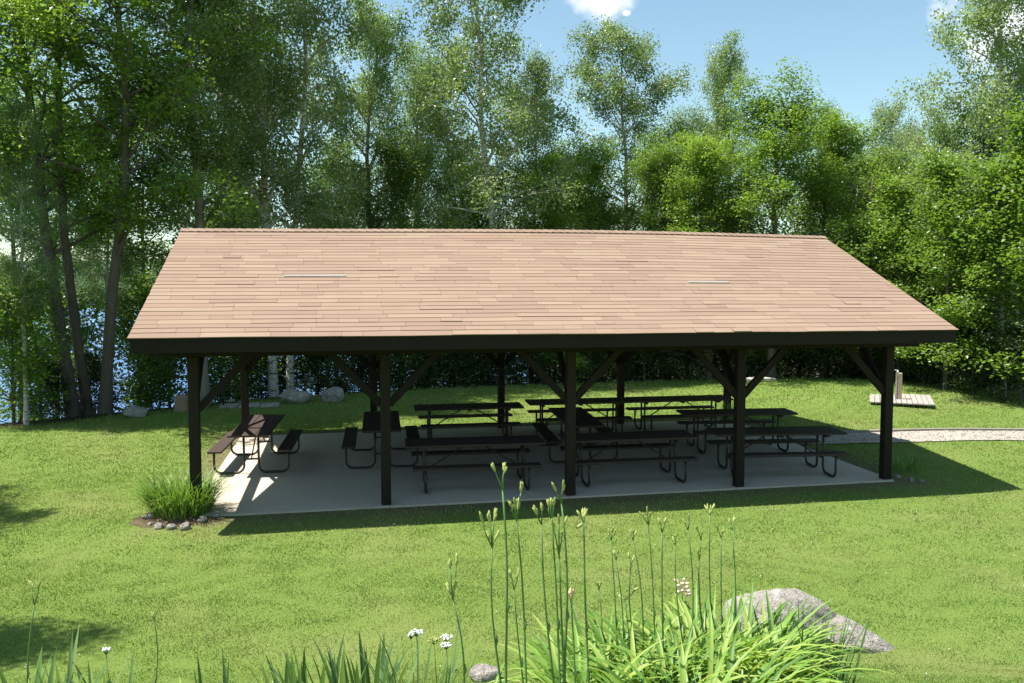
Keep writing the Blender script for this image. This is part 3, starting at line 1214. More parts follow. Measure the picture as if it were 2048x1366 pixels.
def grow(seed, H, r0, base, width, nprim, rise, droop, nleaf, leaf, sigma, bend=((0, 0, 0), (1, 0, 0)), up_bias=.3, hang=.5, flat=1.0, fork=False, top=1.0, profile='oval', clumps_per=6, wiggle=.10):
    """returns trunk mesh data and crown mesh data of one tree"""
    rs = np.random.RandomState(seed)
    K = 16
    t = np.linspace(0, 1, K)
    bt = np.array([b[0] for b in bend])
    bx = np.interp(t, bt, [b[1] for b in bend])
    by = np.interp(t, bt, [b[2] for b in bend])
    wob = np.cumsum(rs.normal(size=(K, 2)) * wiggle * H / 15, axis=0) * t[:, None]
    P = np.stack([bx + wob[:, 0], by + wob[:, 1], t * H - .25 * (t == 0)], 1)
    rad = r0 * (1 - t) ** .75 + .012
    rad[0] *= 1.35
    big = [(P, rad)]
    small = []
    clumps = []
    stems = [(P, rad, base, 1.0)]
    if fork:
        i0 = int(K * .35)
        Q = P[i0:].copy()
        a = rs.uniform(0, 6.28)
        tt = np.linspace(0, 1, len(Q))
        Q[:, 0] += math.cos(a) * tt ** .7 * width * .7
        Q[:, 1] += math.sin(a) * tt ** .7 * width * .7
        Q[:, 2] = P[i0, 2] + (Q[:, 2] - P[i0, 2]) * .93
        big.append((Q, rad[i0:] * .8))
        stems.append((Q, rad[i0:] * .8, .05, .8))
    for (S, R, b0, sc) in stems:
        m = int(nprim * sc)
        for i in range(m):
            u = (i + rs.uniform(0, 1)) / m
            tt = b0 + (1 - b0) * u ** .92 * top
            tt = min(tt, .985)
            k = tt * (len(S) - 1)
            k0 = int(k)
            fr = k - k0
            o = S[k0] * (1 - fr) + S[min(k0 + 1, len(S) - 1)] * fr
            r = (R[k0] * (1 - fr) + R[min(k0 + 1, len(S) - 1)] * fr)
            az = i * 2.39996 + rs.normal() * .5
            if profile == 'oval':
                pr = math.sqrt(max(.05, 1 - ((u - .42) / .66) ** 2))
            elif profile == 'dome':
                pr = math.sqrt(max(.05, 1 - (max(0, u - .1) / .98) ** 2))
            else:
                pr = .3 + .7 * (1 - u)
            L = width * pr * rs.uniform(.6, 1.15) * (sc if sc == 1 else .95)
            el = math.radians(rise + (62 - rise) * u ** 1.5 + rs.normal() * 8)
            n = 7
            q = o.copy()
            pts = [q.copy()]
            d = np.array([math.cos(az) * math.cos(el), math.sin(az) * math.cos(el), math.sin(el)])
            for s in range(n):
                d = d + rs.normal(size=3) * .13 + np.array([0, 0, -droop * .12 * (s / n + .2)])
                d /= np.linalg.norm(d)
                q = q + d * L / n
                pts.append(q.copy())
            pts = np.array(pts)
            rb = min(r * .5, .018 + L * .016)
            big.append((pts, np.linspace(rb, .006, len(pts))))
            ns = 4 + int(L * 1.6)
            for j in range(ns):
                f = .22 + .78 * (j + rs.uniform(0, 1)) / ns
                kk = f * n
                a0 = int(min(kk, n - 1))
                o2 = pts[a0] + (pts[a0 + 1] - pts[a0]) * (kk - a0)
                dd = pts[min(a0 + 1, n)] - pts[a0]
                dd /= np.linalg.norm(dd) + 1e-9
                side = rs.normal(size=3) * np.array([1, 1, .5])
                d2 = dd * .6 + side * .55
                d2 /= np.linalg.norm(d2)
                L2 = (.28 + .22 * L * (1 - f * .5)) * rs.uniform(.6, 1.3)
                q2 = o2.copy()
                pp = [q2.copy()]
                for s in range(4):
                    d2 = d2 + rs.normal(size=3) * .15 + np.array([0, 0, -droop * .2])
                    d2 /= np.linalg.norm(d2)
                    q2 = q2 + d2 * L2 / 4
                    pp.append(q2.copy())
                small.append((np.array(pp), np.linspace(.011, .003, 5)))
                for s in (2, 3, 4):
                    if rs.random_sample() < clumps_per / 7:
                        clumps.append((pp[s], rs.uniform(.5, 1.5)))
    clc = np.array([c[0] for c in clumps])
    wts = np.array([c[1] for c in clumps])
    wts /= wts.sum()
    idx = rs.choice(len(clc), nleaf, p=wts)
    cs = sigma * rs.uniform(.6, 1.35, len(clc))
    g3 = rs.normal(size=(nleaf, 3))
    g3 *= np.minimum(1, 1.9 / (np.linalg.norm(g3, axis=1) + 1e-9))[:, None]
    off = g3 * cs[idx][:, None] * np.array([1, 1, flat])
    cen = clc[idx] + off
    if hang > 1:
        cen[:, 2] -= np.abs(rs.normal(size=nleaf)) * sigma * .5
    ok = cen[:, 2] > .05
    cen = cen[ok]
    crnd = rs.uniform(0, 1, len(clc))
    LV, LF = leaf_quads(rs, cen, leaf, up_bias, hang)
    attr = np.clip(.62 * rs.uniform(0, 1, len(cen)) + .38 * crnd[idx[ok]], 0, 1)
    V1, F1 = tubes_np(big[:1 + (1 if fork else 0)], 10)
    V2, F2 = tubes_np(big[1 + (1 if fork else 0):], 5)
    V3, F3 = tubes_np(small, 3)
    V = np.vstack([V1, V2, V3])
    F = np.vstack([F1, F2 + len(V1), F3 + len(V1) + len(V2)])
    return (V, F), (LV, LF, attr)


def tree_proto(name, leafmat, barkmat, **kw):
    (V, F), (LV, LF, at) = grow(**kw)
    root = empty(name)
    link("trunk", np_mesh("trunk", V, F, True), M[barkmat], root)
    link("crown", np_mesh("crown", LV, LF, False, at), M[leafmat], root)
    root["used"] = 0
    return root, kw['H']


PR = {}
PR['birch1'] = tree_proto("birch_tree", 'birch_leaf', 'bark_birch', seed=1, H=15, r0=.11, base=.26, width=3.13, nprim=46, rise=32, droop=.55, nleaf=47385, leaf=.088, sigma=.2, hang=1.5, up_bias=.1, flat=1.25)
PR['birch2'] = tree_proto("birch_tree", 'birch_leaf', 'bark_birch', seed=2, H=15, r0=.11, base=.30, width=2.78, nprim=42, rise=38, droop=.5, nleaf=43875, leaf=.088, sigma=.2, hang=1.5, up_bias=.1, flat=1.25, fork=True)
PR['birch3'] = tree_proto("birch_tree", 'birch_leaf', 'bark_birch', seed=3, H=15, r0=.11, base=.34, width=2.55, nprim=36, rise=40, droop=.6, nleaf=35100, leaf=.088, sigma=.2, hang=1.5, up_bias=.1, flat=1.3)
PR['aspen1'] = tree_proto("aspen_tree", 'aspen_leaf', 'bark_pale', seed=4, H=14, r0=.15, base=.22, width=2.55, nprim=46, rise=42, droop=.2, nleaf=44200, leaf=.09, sigma=.22, hang=.6, up_bias=.25)
PR['aspen2'] = tree_proto("aspen_tree", 'aspen_leaf', 'bark_pale', seed=5, H=14, r0=.14, base=.18, width=2.78, nprim=40, rise=36, droop=.25, nleaf=44200, leaf=.09, sigma=.23, hang=.6, up_bias=.25, fork=True)
PR['maple1'] = tree_proto("maple_tree", 'maple_leaf', 'bark_grey', seed=6, H=9.5, r0=.15, base=.16, width=3.83, nprim=44, rise=18, droop=.1, nleaf=46800, leaf=.105, sigma=.3, hang=.4, up_bias=.8, flat=.6, profile='dome')
PR['maple2'] = tree_proto("maple_tree", 'maple_leaf', 'bark_grey', seed=7, H=9.0, r0=.12, base=.10, width=3.25, nprim=44, rise=22, droop=.1, nleaf=41600, leaf=.10, sigma=.28, hang=.4, up_bias=.8, flat=.6, profile='dome')
PR['dark1'] = tree_proto("broadleaf_tree", 'dark_leaf', 'bark_grey', seed=8, H=10, r0=.12, base=.08, width=2.90, nprim=46, rise=25, droop=.2, nleaf=39000, leaf=.10, sigma=.29, hang=.5, up_bias=.5, flat=.8)
PR['dark2'] = tree_proto("broadleaf_tree", 'dark_leaf', 'bark_grey', seed=9, H=9, r0=.10, base=.05, width=3.02, nprim=46, rise=18, droop=.2, nleaf=36400, leaf=.10, sigma=.3, hang=.5, up_bias=.5, flat=.75, profile='dome')
PR['sapling'] = tree_proto("young_maple", 'maple_leaf', 'bark_grey', seed=10, H=5.5, r0=.05, base=.08, width=1.9, nprim=32, rise=20, droop=.2, nleaf=17000, leaf=.10, sigma=.24, hang=.6, up_bias=.8, flat=.6, profile='dome')
PR['shrub'] = tree_proto("shrub", 'maple_leaf', 'bark_grey', seed=12, H=2.6, r0=.025, base=.02, width=1.5, nprim=26, rise=35, droop=.25, nleaf=9000, leaf=.085, sigma=.2, hang=.6, up_bias=.5, flat=.8, profile='dome')
PR['shrub_shade_toned'] = tree_proto("shrub", 'shade_toned_leaf', 'bark_grey', seed=13, H=2.6, r0=.025, base=.02, width=1.6, nprim=28, rise=30, droop=.25, nleaf=10000, leaf=.085, sigma=.2, hang=.6, up_bias=.5, flat=.8, profile='dome')  # shrub whose leaf colour carries the shade of the wood
# trees with a shape of their own
PR['mapleA'] = tree_proto("maple_tree", 'maple_leaf', 'bark_grey', seed=21, H=15.5, r0=.155, base=.27, width=4.18, nprim=44, rise=30, droop=.15, nleaf=36465, leaf=.11, sigma=.27, hang=.4, up_bias=.7, flat=.6, bend=((0, 0, 0), (.33, -.6, 0), (.5, -.9, .2), (1, -1.6, .3)), wiggle=.03)
PR['mapleB'] = tree_proto("maple_tree", 'maple_leaf', 'bark_grey', seed=22, H=15, r0=.13, base=.33, width=3.48, nprim=36, rise=34, droop=.15, nleaf=29900, leaf=.11, sigma=.27, hang=.4, up_bias=.7, flat=.6, bend=((0, 0, 0), (.12, -.22, 0), (.33, -.5, 0), (1, -.8, .5)), wiggle=.03)
PR['mapleC'] = tree_proto("maple_tree", 'maple_leaf', 'bark_grey', seed=23, H=15.5, r0=.145, base=.25, width=4.52, nprim=46, rise=28, droop=.15, nleaf=39780, leaf=.11, sigma=.27, hang=.4, up_bias=.7, flat=.6, bend=((0, 0, 0), (.2, .26, 0), (.37, .66, 0), (.55, .85, -.2), (.7, .75, -.3), (1, .4, -.2)), wiggle=.03)
PR['birchR'] = tree_proto("birch_tree", 'birch_leaf', 'bark_birch', seed=24, H=13.2, r0=.11, base=.3, width=2.90, nprim=46, rise=30, droop=.5, nleaf=47385, leaf=.088, sigma=.2, hang=1.4, up_bias=.15, flat=1.2, bend=((0, 0, 0), (.4, -.45, 0), (.6, -.75, 0), (1, -1.3, 0)), wiggle=.03)


def put(kind, px, v, H, label, cat='tree', group=None, rz=None, wx=1.0, xy=None):
    root, H0 = PR[kind]
    if xy is None and px > 590 and v > 21 and cat == 'tree':
        k = (v + 2.3) / v
        v, H = v * k, H * k * (.9 if px < 1900 else 1.0)
    o = root if root["used"] == 0 else copy_tree(root)
    root["used"] = 1
    if "used" in o and o is not root:
        del o["used"]
    if xy is None:
        x = CAM[0] + v * (math.sin(YAW) + math.cos(YAW) * (px - 1024) / FPX)
        y = CAM[1] + v * (math.cos(YAW) - math.sin(YAW) * (px - 1024) / FPX)
    else:
        x, y = xy
    s = H / H0
    o.location = (x, y, float(ground_z(x, y)) - .02)
    o.scale = (s * wx, s * wx, s)
    o.rotation_euler = (0, 0, rz if rz is not None else (px * .37 + v) % 6.28)
    tag(o, label, cat, group)
    return o


GB = 'birches along the lake shore and wood edge'
GM = 'maples at the edge of the lawn'
GD = 'broadleaf trees behind the pavilion'
# the left hand maple clump on the bank
put('mapleA', 142, 23.2, 15.5, 'tall dark-trunked maple leaning left, left trunk of the clump on the lake bank', group=GM, rz=0, wx=1)
put('mapleB', 172, 23.6, 15, 'dark-trunked maple in the middle of the three-trunk clump on the lake bank', group=GM, rz=0, wx=1)
put('mapleC', 203, 23.2, 15.5, 'tall maple leaning right, right trunk of the clump on the lake bank', group=GM, rz=0, wx=1)
put('mapleB', 30, 28, 12.5, 'slender maple over the water farthest left, behind the thin pale birch', group=GM, rz=2.2)
put('mapleB', 262, 30.5, 12.5, 'slender maple behind the slim white birch by the lake', group=GM, rz=4)
put('birch3', 105, 29, 12, 'birch over the water seen between the thin pale birch and the dark maple trunks', group=GB, rz=1)
put('birch3', 45, 21.4, 7.5, 'thin pale birch standing over the water at the left border', group=GB, rz=.4)
put('birch3', 214, 25.5, 9, 'slim white birch trunk right behind the three dark maple trunks', group=GB, rz=2, wx=.8)
put('aspen1', 403, 24.6, 14.5, 'grey-trunked aspen behind the front left post and the stump', group=GD, rz=1)
put('birch2', 545, 27.6, 17, 'tall white birch rising above the left part of the roof, left of two', group=GB, rz=.2)
put('birch1', 578, 28.3, 18.5, 'tall white birch rising above the left part of the roof, right of two', group=GB, rz=1.3, wx=.85)
put('birch3', 470, 31, 15.5, 'thin birch set back between the lakeside maples and the tall white pair', group=GB, rz=3)
put('aspen1', 745, 29.5, 14.2, 'dark aspen with a narrow crown above the left half of the ridge', group=GD, rz=.9, wx=.9)
put('aspen2', 835, 32, 14.4, 'forked aspen with twin narrow tops, left of the big central birch', group=GD, rz=2.2, wx=.85)
put('birch1', 1005, 27.6, 16.6, 'big central birch whose crown passes the top border', group=GB, rz=4.1, wx=1.08)
put('birch3', 1062, 31, 12.5, 'slim birch just right of and behind the big central birch', group=GB, rz=.3)
put('birch1', 1262, 30.5, 13.4, 'birch with a rounded crown standing alone against the sky below the small cloud', group=GB, rz=2.6, wx=1.2)
put('aspen2', 1375, 33, 11.4, 'aspen filling the gap between the cloud-side birch and the pointed aspen', group=GD, rz=1.1)
put('aspen1', 1450, 31.5, 12.9, 'aspen with a narrow pointed top behind the bright maple', group=GD, rz=3.3, wx=.72)
put('maple1', 1545, 26.8, 8.9, 'broad bright green maple above the right half of the ridge', group=GM, rz=.5)
put('maple2', 1420, 27.6, 7.6, 'lower bright maple just left of the broad one above the ridge', group=GM, rz=2)
put('maple2', 1655, 29, 8.6, 'bright maple just right of the broad one above the ridge end', group=GM, rz=3.9)
put('birch3', 1640, 37, 12.4, 'distant birch peeping over the right shoulder of the bright maple', group=GB, rz=2)
put('birch2', 1765, 40, 13.2, 'distant pale birch in the dip of the tree line right of the ridge end', group=GB, rz=1)
put('birchR', 2040, 25.5, 13, 'tall birch with a leaning white trunk near the right border', group=GB, rz=0)
put('birch1', 2215, 29, 15.5, 'birch cut by the right border beside the cloud', group=GB, rz=5)
put('birch2', 1865, 31.5, 11.4, 'shorter birch left of the leaning white trunk at the right', group=GB, rz=4)
put('dark1', 1790, 30, 8.6, 'dense green tree behind the right slope of the roof', group=GD, rz=1)
put('dark1', 1935, 27.5, 8.4, 'dense green tree below the leaning birch at the right', group=GD, rz=4)
put('sapling', 1895, 23.6, 6.2, 'sunlit young maple right next to the right tip of the roof', group=GM, rz=2)
put('sapling', 1990, 22.6, 5.4, 'sunlit young maple near the right border behind the board deck', group=GM, rz=4.6)
put('sapling', 2085, 22, 6.6, 'young maple cut by the right border beyond the lawn', group=GM, rz=.6)
put('sapling', 1800, 26, 6.0, 'young maple in shade behind the roof slope at the right', group=GM, rz=1.6)
put('maple2', 632, 28.8, 7.4, 'small sunlit maple above the ridge beside the tall white birches', group=GM, rz=1.2, wx=.8)
put('maple2', 1190, 29.5, 8.0, 'leafy maple in the gap between the central birch and the lone birch', group=GM, rz=2.9, wx=.85)
put('aspen1', 655, 34, 12.2, 'aspen set back between the tall white birches and the dark aspen', group=GD, rz=4.4)
put('aspen2', 925, 34.5, 12.6, 'aspen set back just left of the big central birch', group=GD, rz=5.2)
put('aspen1', 1125, 34.5, 11.4, 'aspen set back to the right of the slim birch above the ridge', group=GD, rz=2.7)
put('aspen2', 1200, 36, 10.2, 'low-topped aspen far back in the sky gap left of the lone birch', group=GD, rz=.6)
put('aspen1', 1330, 35.5, 10.8, 'low-topped aspen far back just right of the lone birch', group=GD, rz=5.9)
put('aspen2', 1700, 38, 10.5, 'low-topped aspen far back above the right end of the ridge', group=GD, rz=3.8)
put('dark1', 800, 29.5, 8.8, 'dense tree at the foot of the dark and forked aspens', group=GD, rz=3)
put('maple2', 965, 29.2, 7.4, 'leafy maple above the ridge in front of the big central birch', group=GM, rz=5)
put('maple2', 1085, 28.2, 7.3, 'leafy maple above the ridge just right of the big central birch', group=GM, rz=.5)
put('maple1', 1325, 29, 7.8, 'leafy maple above the ridge between the lone birch and the lower bright maple', group=GM, rz=3.5, wx=.8)
put('dark2', 480, 30, 7.5, 'dense tree above the left tip of the roof ridge', group=GD, rz=3.5)
put('dark1', 1710, 33, 9.2, 'green tree behind the right end of the ridge', group=GD, rz=.3)
put('birch3', 690, 37, 15, 'pale birch set far back left of the dark aspen', group=GB, rz=4)
# left border trees beyond the frame whose shade falls on the lawn
put('maple1', 0, 0, 8.5, 'maple just outside the left border shading the lawn beside the corner clump', group=GM, rz=2, xy=(-7.2, 1.0), wx=.7)
put('maple2', 0, 0, 8.0, 'maple just outside the left border shading the lawn at the lower left', group=GM, rz=1, xy=(-5.0, -4.2), wx=.66)

GS = 'shrubs along the lawn edge'
for k, (kind, px, v, H, rz, lab) in enumerate((
        ('shrub', 20, 21.8, 3.0, 0, 'shrub at the left border where the lawn meets the lake bank'),
        ('shrub', 75, 25.5, 3.6, 2.1, 'tall airy shrub over the water left of the left maple trunk'),
        ('shrub_shade_toned', 100, 23.0, 1.3, 1, 'low shrub at the foot of the left maple trunk'),
        ('shrub_shade_toned', 185, 24.2, 1.5, 2, 'low shrub between the maple trunks on the bank'),
        ('shrub', 335, 26.8, 3.3, 3, 'light green shrub over the water left of the grey aspen'),
        ('shrub', 300, 25.6, 1.6, 4, 'low light green shrub behind the small low boulder'),
        ('shrub', 440, 27.5, 2.8, 5, 'light green shrub behind the handrail'),
        ('shrub', 275, 26.8, 3.6, 1.5, 'airy shrub under the leaning maple beside the lake'),
        ('shrub_shade_toned', 520, 29, 2.8, 2.5, 'shrub behind the stone landing'),
        ('shrub_shade_toned', 630, 29.5, 2.6, .5, 'dark shrub behind the pair of boulders'),
        ('shrub_shade_toned', 720, 29.8, 2.4, 3.5, 'dark shrub right of the pair of boulders'),
        ('shrub', 850, 30.3, 2.7, 4.5, 'shrub with light leaves in the shade seen left of the middle back post'),
        ('shrub_shade_toned', 940, 30.0, 2.2, 5.5, 'dark shrub seen left of the middle back post beyond the lawn'),
        ('shrub_shade_toned', 1060, 30.2, 2.3, .9, 'dark shrub seen right of the middle back post beyond the lawn'),
        ('shrub', 1180, 30.6, 2.5, 1.9, 'shrub with light leaves in the shade beyond the centre post'),
        ('shrub_shade_toned', 1290, 30.0, 2.3, 2.9, 'dark shrub beyond the back row of tables at the right'),
        ('shrub_shade_toned', 1400, 30.2, 2.5, 3.9, 'dark shrub beyond the lawn left of the fourth front post'),
        ('shrub', 1540, 30.4, 2.3, 4.9, 'shrub beyond the lawn between the fourth and last front posts'),
        ('shrub_shade_toned', 1650, 29.5, 2.4, 5.9, 'dark shrub beyond the lawn left of the last front post'),
        ('shrub_shade_toned', 1850, 27, 2.2, .2, 'dark shrub behind the wooden tap post'),
        ('shrub_shade_toned', 1950, 25, 2.0, 1.2, 'dark shrub under the young maples at the right'),
        ('shrub_shade_toned', 2050, 23.5, 1.8, 2.2, 'dark shrub at the right border beyond the lawn'))):
    put(kind, px, v, H, lab, 'shrub', GS, rz)


# the wood behind: undergrowth and far crowns that read as one mass
def mass(name, seed, n_clump, region, leaf, per, sigma, mat, label):
    rs = np.random.RandomState(seed)
    cs = region(rs, n_clump)
    idx = np.repeat(np.arange(len(cs)), per)
    cen = cs[idx] + rs.normal(size=(len(idx), 3)) * (sigma * rs.uniform(.6, 1.4, len(cs)))[idx][:, None] * np.array([1, 1, .7])
    g = ground_z(cen[:, 0], cen[:, 1])
    cen = cen[cen[:, 2] > g + .03]
    crnd = rs.uniform(0, 1, len(cs))
    V, F = leaf_quads(rs, cen, leaf, .5, .4)
    at = rs.uniform(0, 1, len(cen))
    me = np_mesh(name, V, F, False, at)
    o = link(name, me, M[mat])
    tag(o, label, 'undergrowth' if 'under' in name else 'woodland', kind='stuff')


def reg_under(rs, n):
    out = []
    while len(out) < n:
        x = rs.uniform(-3, 34)
        y = rs.uniform(8, 26)
        s = float(edge_dist(x, y))
        if s < .5 or s > 9:
            continue
        if x < 3.0 and rs.random_sample() < .75:
            continue
        h = rs.uniform(0, 1) ** 1.3 * (1.2 + .35 * s)
        out.append((x, y, float(ground_z(x, y)) + h))
    return np.array(out)


mass("undergrowth", 5, 3300, reg_under, .095, 52, .26, 'shade_toned_leaf', 'dark leafy undergrowth filling the wood behind the lawn')


def reg_far(rs, n):
    out = []
    while len(out) < n:
        v = rs.uniform(35, 52)
        px = rs.uniform(760, 2500)
        x = CAM[0] + v * (math.sin(YAW) + math.cos(YAW) * (px - 1024) / FPX)
        y = CAM[1] + v * (math.cos(YAW) - math.sin(YAW) * (px - 1024) / FPX)
        top = (7.4 if px > 1400 else 5.4) + 1.6 * math.sin(px * .011) + 1.0 * math.sin(px * .031 + 2) + (1.6 if px > 1500 else 0)
        h = rs.uniform(0, 1) * top
        out.append((x, y, max(float(ground_z(x, y)), -3) + h))
    return np.array(out)


mass("woodland", 6, 3000, reg_far, .15, 40, .45, 'shade_toned_leaf', 'far tree crowns closing the view behind the first trees')

# thin bare saplings and pale trunks in the dark wood, and one fallen log
rs_ = random.Random(9)
SAP = [(610, 31), (680, 30.5), (905, 31.5), (1110, 31.4), (1330, 31.5), (1515, 31), (1600, 31.8), (1700, 30), (1745, 29), (1885, 27.5), (1925, 27), (1965, 26.5), (2015, 25), (1860, 28.6)]
WHERE = ['behind the left boulder of the pair', 'just right of the pair of boulders', 'left of the middle back post', 'left of the centre front post',
         'beyond the right back table', 'just right of the fourth front post', 'midway between the fourth and last front posts', 'left of the last front post',
         'beside the last front post', 'right of the tap post, first of several', 'right of the tap post, second of several', 'below the leaning birch at the right',
         'nearest the right border', 'directly behind the tap post']
for (px, v), wh in zip(SAP, WHERE):
    x = CAM[0] + v * (math.sin(YAW) + math.cos(YAW) * (px - 1024) / FPX)
    y = CAM[1] + v * (math.cos(YAW) - math.sin(YAW) * (px - 1024) / FPX)
    root = empty("bare_tree", (x, y, float(ground_z(x, y)) - .05), 'thin bare trunk in the dark wood ' + wh, 'tree', 'thin trunks inside the wood')
    pts = [Vector((0, 0, 0))]
    for k in range(9):
        pts.append(pts[-1] + Vector((rs_.uniform(-.09, .09), rs_.uniform(-.09, .09), .75)))
    r0 = rs_.uniform(.03, .065)
    mb = MB()
    mb.tube(pts, [r0 * (1 - .08 * i) for i in range(10)], 8)
    mb.build("trunk", M[rs_.choice(['bark_pale', 'bark_grey', 'bark_birch'])], root)
    mb = MB()
    for k in range(5):
        i = rs_.randint(3, 8)
        a = rs_.uniform(0, 6.28)
        d = Vector((math.cos(a), math.sin(a), rs_.uniform(.2, .7)))
        mb.tube([pts[i], pts[i] + d * .4, pts[i] + d * .8 + Vector((0, 0, .1))], [.014, .009, .004], 5)
        mb.build("twig", M['bark_grey'], root)
        mb = MB()
q = on_ground(1570, 779)
mb = MB()
mb.tube([(q.x - .45, q.y + 1.6, q.z + .12), (q.x, q.y + 1.5, q.z + .16), (q.x + .5, q.y + 1.55, q.z + .10)], [.08, .075, .06], 10)
tag(mb.build("fallen_log", M['bark_birch']), 'pale fallen birch log just inside the dark wood beyond the lawn', 'log')

# ------------------------------------------------------------------ grass


def build_grass():
    rs = np.random.RandomState(77)
    xs, ys, hs, ws = [], [], [], []
    for (v0, v1, dens, h, w) in ((3.6, 7.5, 8500, .018, .0058), (7.5, 11, 4600, .020, .0078), (11, 16, 2000, .024, .0105), (16, 23, 800, .03, .015), (23, 36, 380, .034, .024)):
        um = .72
        area = (v1 ** 2 - v0 ** 2) * um
        n = int(area * dens)
        v = np.sqrt(rs.uniform(v0 ** 2, v1 ** 2, n))
        u = rs.uniform(-um, um, n) * v
        x = CAM[0] + v * math.sin(YAW) + u * math.cos(YAW)
        y = CAM[1] + v * math.cos(YAW) - u * math.sin(YAW)
        s = edge_dist(x, y)
        keep = s < .15 + rs.uniform(-.3, .35, n)
        pa, pb_ = pathw(x)
        keep &= ~((x > 11.6) & (y > pa + .03 + rs.uniform(-.08, .04, n)) & (y < pb_ + .12))
        dslab = np.maximum(np.abs(x - 5.77) - 5.9, np.abs(y - 3.25) - 3.37)
        pat = wav(x, y, 2.3, 1) * .5 + .5
        keep &= (dslab > -.04 + .05 * pat) & (rs.uniform(0, 1, n) < np.clip((dslab - .12 + .3 * pat) / .75, .10, 1))
        thin = .62 + .38 * sstep(wav(x, y, 1.1, 3) + wav(x, y, 3.7, 4) * .6, -.9, .4)
        keep &= rs.uniform(0, 1, n) < thin
        xs.append(x[keep])
        ys.append(y[keep])
        m = keep.sum()
        clump = 1 + .35 * wav(x[keep], y[keep], 5.1, 2)
        tall = np.where(s[keep] > -.5, 1.5, 1.0)
        hs.append(h * rs.uniform(.5, 1.35, m) * clump * tall)
        ws.append(w * rs.uniform(.7, 1.3, m))
    x, y, h, w = map(np.concatenate, (xs, ys, hs, ws))
    n = len(x)
    z = ground_z(x, y) - .004
    a = rs.uniform(0, 2 * np.pi, n)
    lean = rs.uniform(.1, 1.1, n) * h
    la = rs.uniform(0, 2 * np.pi, n)
    wx, wy = np.cos(a) * w / 2, np.sin(a) * w / 2
    lx, ly = np.cos(la) * lean, np.sin(la) * lean
    B = np.stack([x, y, z], 1)
    V = np.empty((n, 4, 3))
    V[:, 0] = B + np.stack([-wx, -wy, 0 * x], 1)
    V[:, 1] = B + np.stack([wx, wy, 0 * x], 1)
    V[:, 2] = B + np.stack([lx * .5 + wx * .7, ly * .5 + wy * .7, h * .7], 1)
    V[:, 3] = B + np.stack([lx - wx * .1, ly - wy * .1, h], 1)
    F = np.arange(4 * n).reshape(n, 4)
    t = NT('grass_blades')
    at = t.new("ShaderNodeAttribute", attribute_name="rnd", attribute_type='GEOMETRY')
    p = t.pos()
    n1 = t.noise(p, .45, 4, .6)
    n2 = t.noise(p, 2.6, 4, .6)
    n4 = t.noise(p, 11, 3, .6)
    f = t.math('ADD', t.math('MULTIPLY', at.outputs["Fac"], .58), t.math('ADD', t.math('MULTIPLY', n2, .22), t.math('MULTIPLY', n4, .2)))
    col = t.ramp(f, [(.15, (.12, .21, .035)), (.42, (.185, .30, .062)), (.7, (.26, .37, .10)), (.88, (.46, .48, .24))])
    col = t.mix(t.math('MULTIPLY', t.smooth(n4, .58, .7), .55), col, (.16, .34, .09))
    col = t.mix(t.math('MULTIPLY', t.smooth(n1, .46, .68), .6), col, (.38, .37, .16))
    col = t.mix(t.math('MULTIPLY', t.smooth(n1, .46, .3), .4), col, (.15, .28, .05))
    pr = t.principled(col, .6, .22)
    tr = t.new("ShaderNodeBsdfTranslucent")
    t.l.new(t.mix(1.0, col, (1.15, 1.1, .6), 'MULTIPLY'), tr.inputs["Color"])
    mx = t.new("ShaderNodeMixShader")
    mx.inputs[0].default_value = .3
    t.l.new(pr, mx.inputs[1])
    t.l.new(tr.outputs[0], mx.inputs[2])
    me = np_mesh("lawn_grass", V.reshape(-1, 3), F, False, rs.uniform(0, 1, n))
    o = link("lawn_grass", me, t.done(mx.outputs[0]))
    tag(o, 'short mown green lawn grass with dry patches', 'grass', kind='stuff')
    print("grass blades", n)


build_grass()

rs = np.random.RandomState(31)
V, F = [], []
for k in range(420):
    v = math.sqrt(rs.uniform(5.2 ** 2, 15 ** 2))
    u = rs.uniform(-.66, .66) * v
    x = CAM[0] + v * math.sin(YAW) + u * math.cos(YAW)
    y = CAM[1] + v * math.cos(YAW) - u * math.sin(YAW)
    if (-.4 < x < 12 and -.5 < y < 7) or float(edge_dist(x, y)) > -.3 or wav(x, y, 1.6, 5) < -.1:
        continue
    r = rs.uniform(.004, .008)
    c = np.array([x, y, float(ground_z(x, y)) + rs.uniform(.02, .045)])
    b = len(V)
    for d in ((1, 0, 0), (-1, 0, 0), (0, 1, 0), (0, -1, 0), (0, 0, .9), (0, 0, -.9)):
        V.append(c + np.array(d) * r)
    for (i, j, l) in ((0, 2, 4), (2, 1, 4), (1, 3, 4), (3, 0, 4), (2, 0, 5), (1, 2, 5), (3, 1, 5), (0, 3, 5)):
        F.append((b + i, b + j, b + l))
tag(link("clover_flowers", np_mesh("clover_flowers", np.array(V), np.array(F), True), M['white_petal']), 'tiny white clover flowers dotted through the lawn', 'clover', kind='stuff')

# ------------------------------------------------------------------ strap-leaved plants


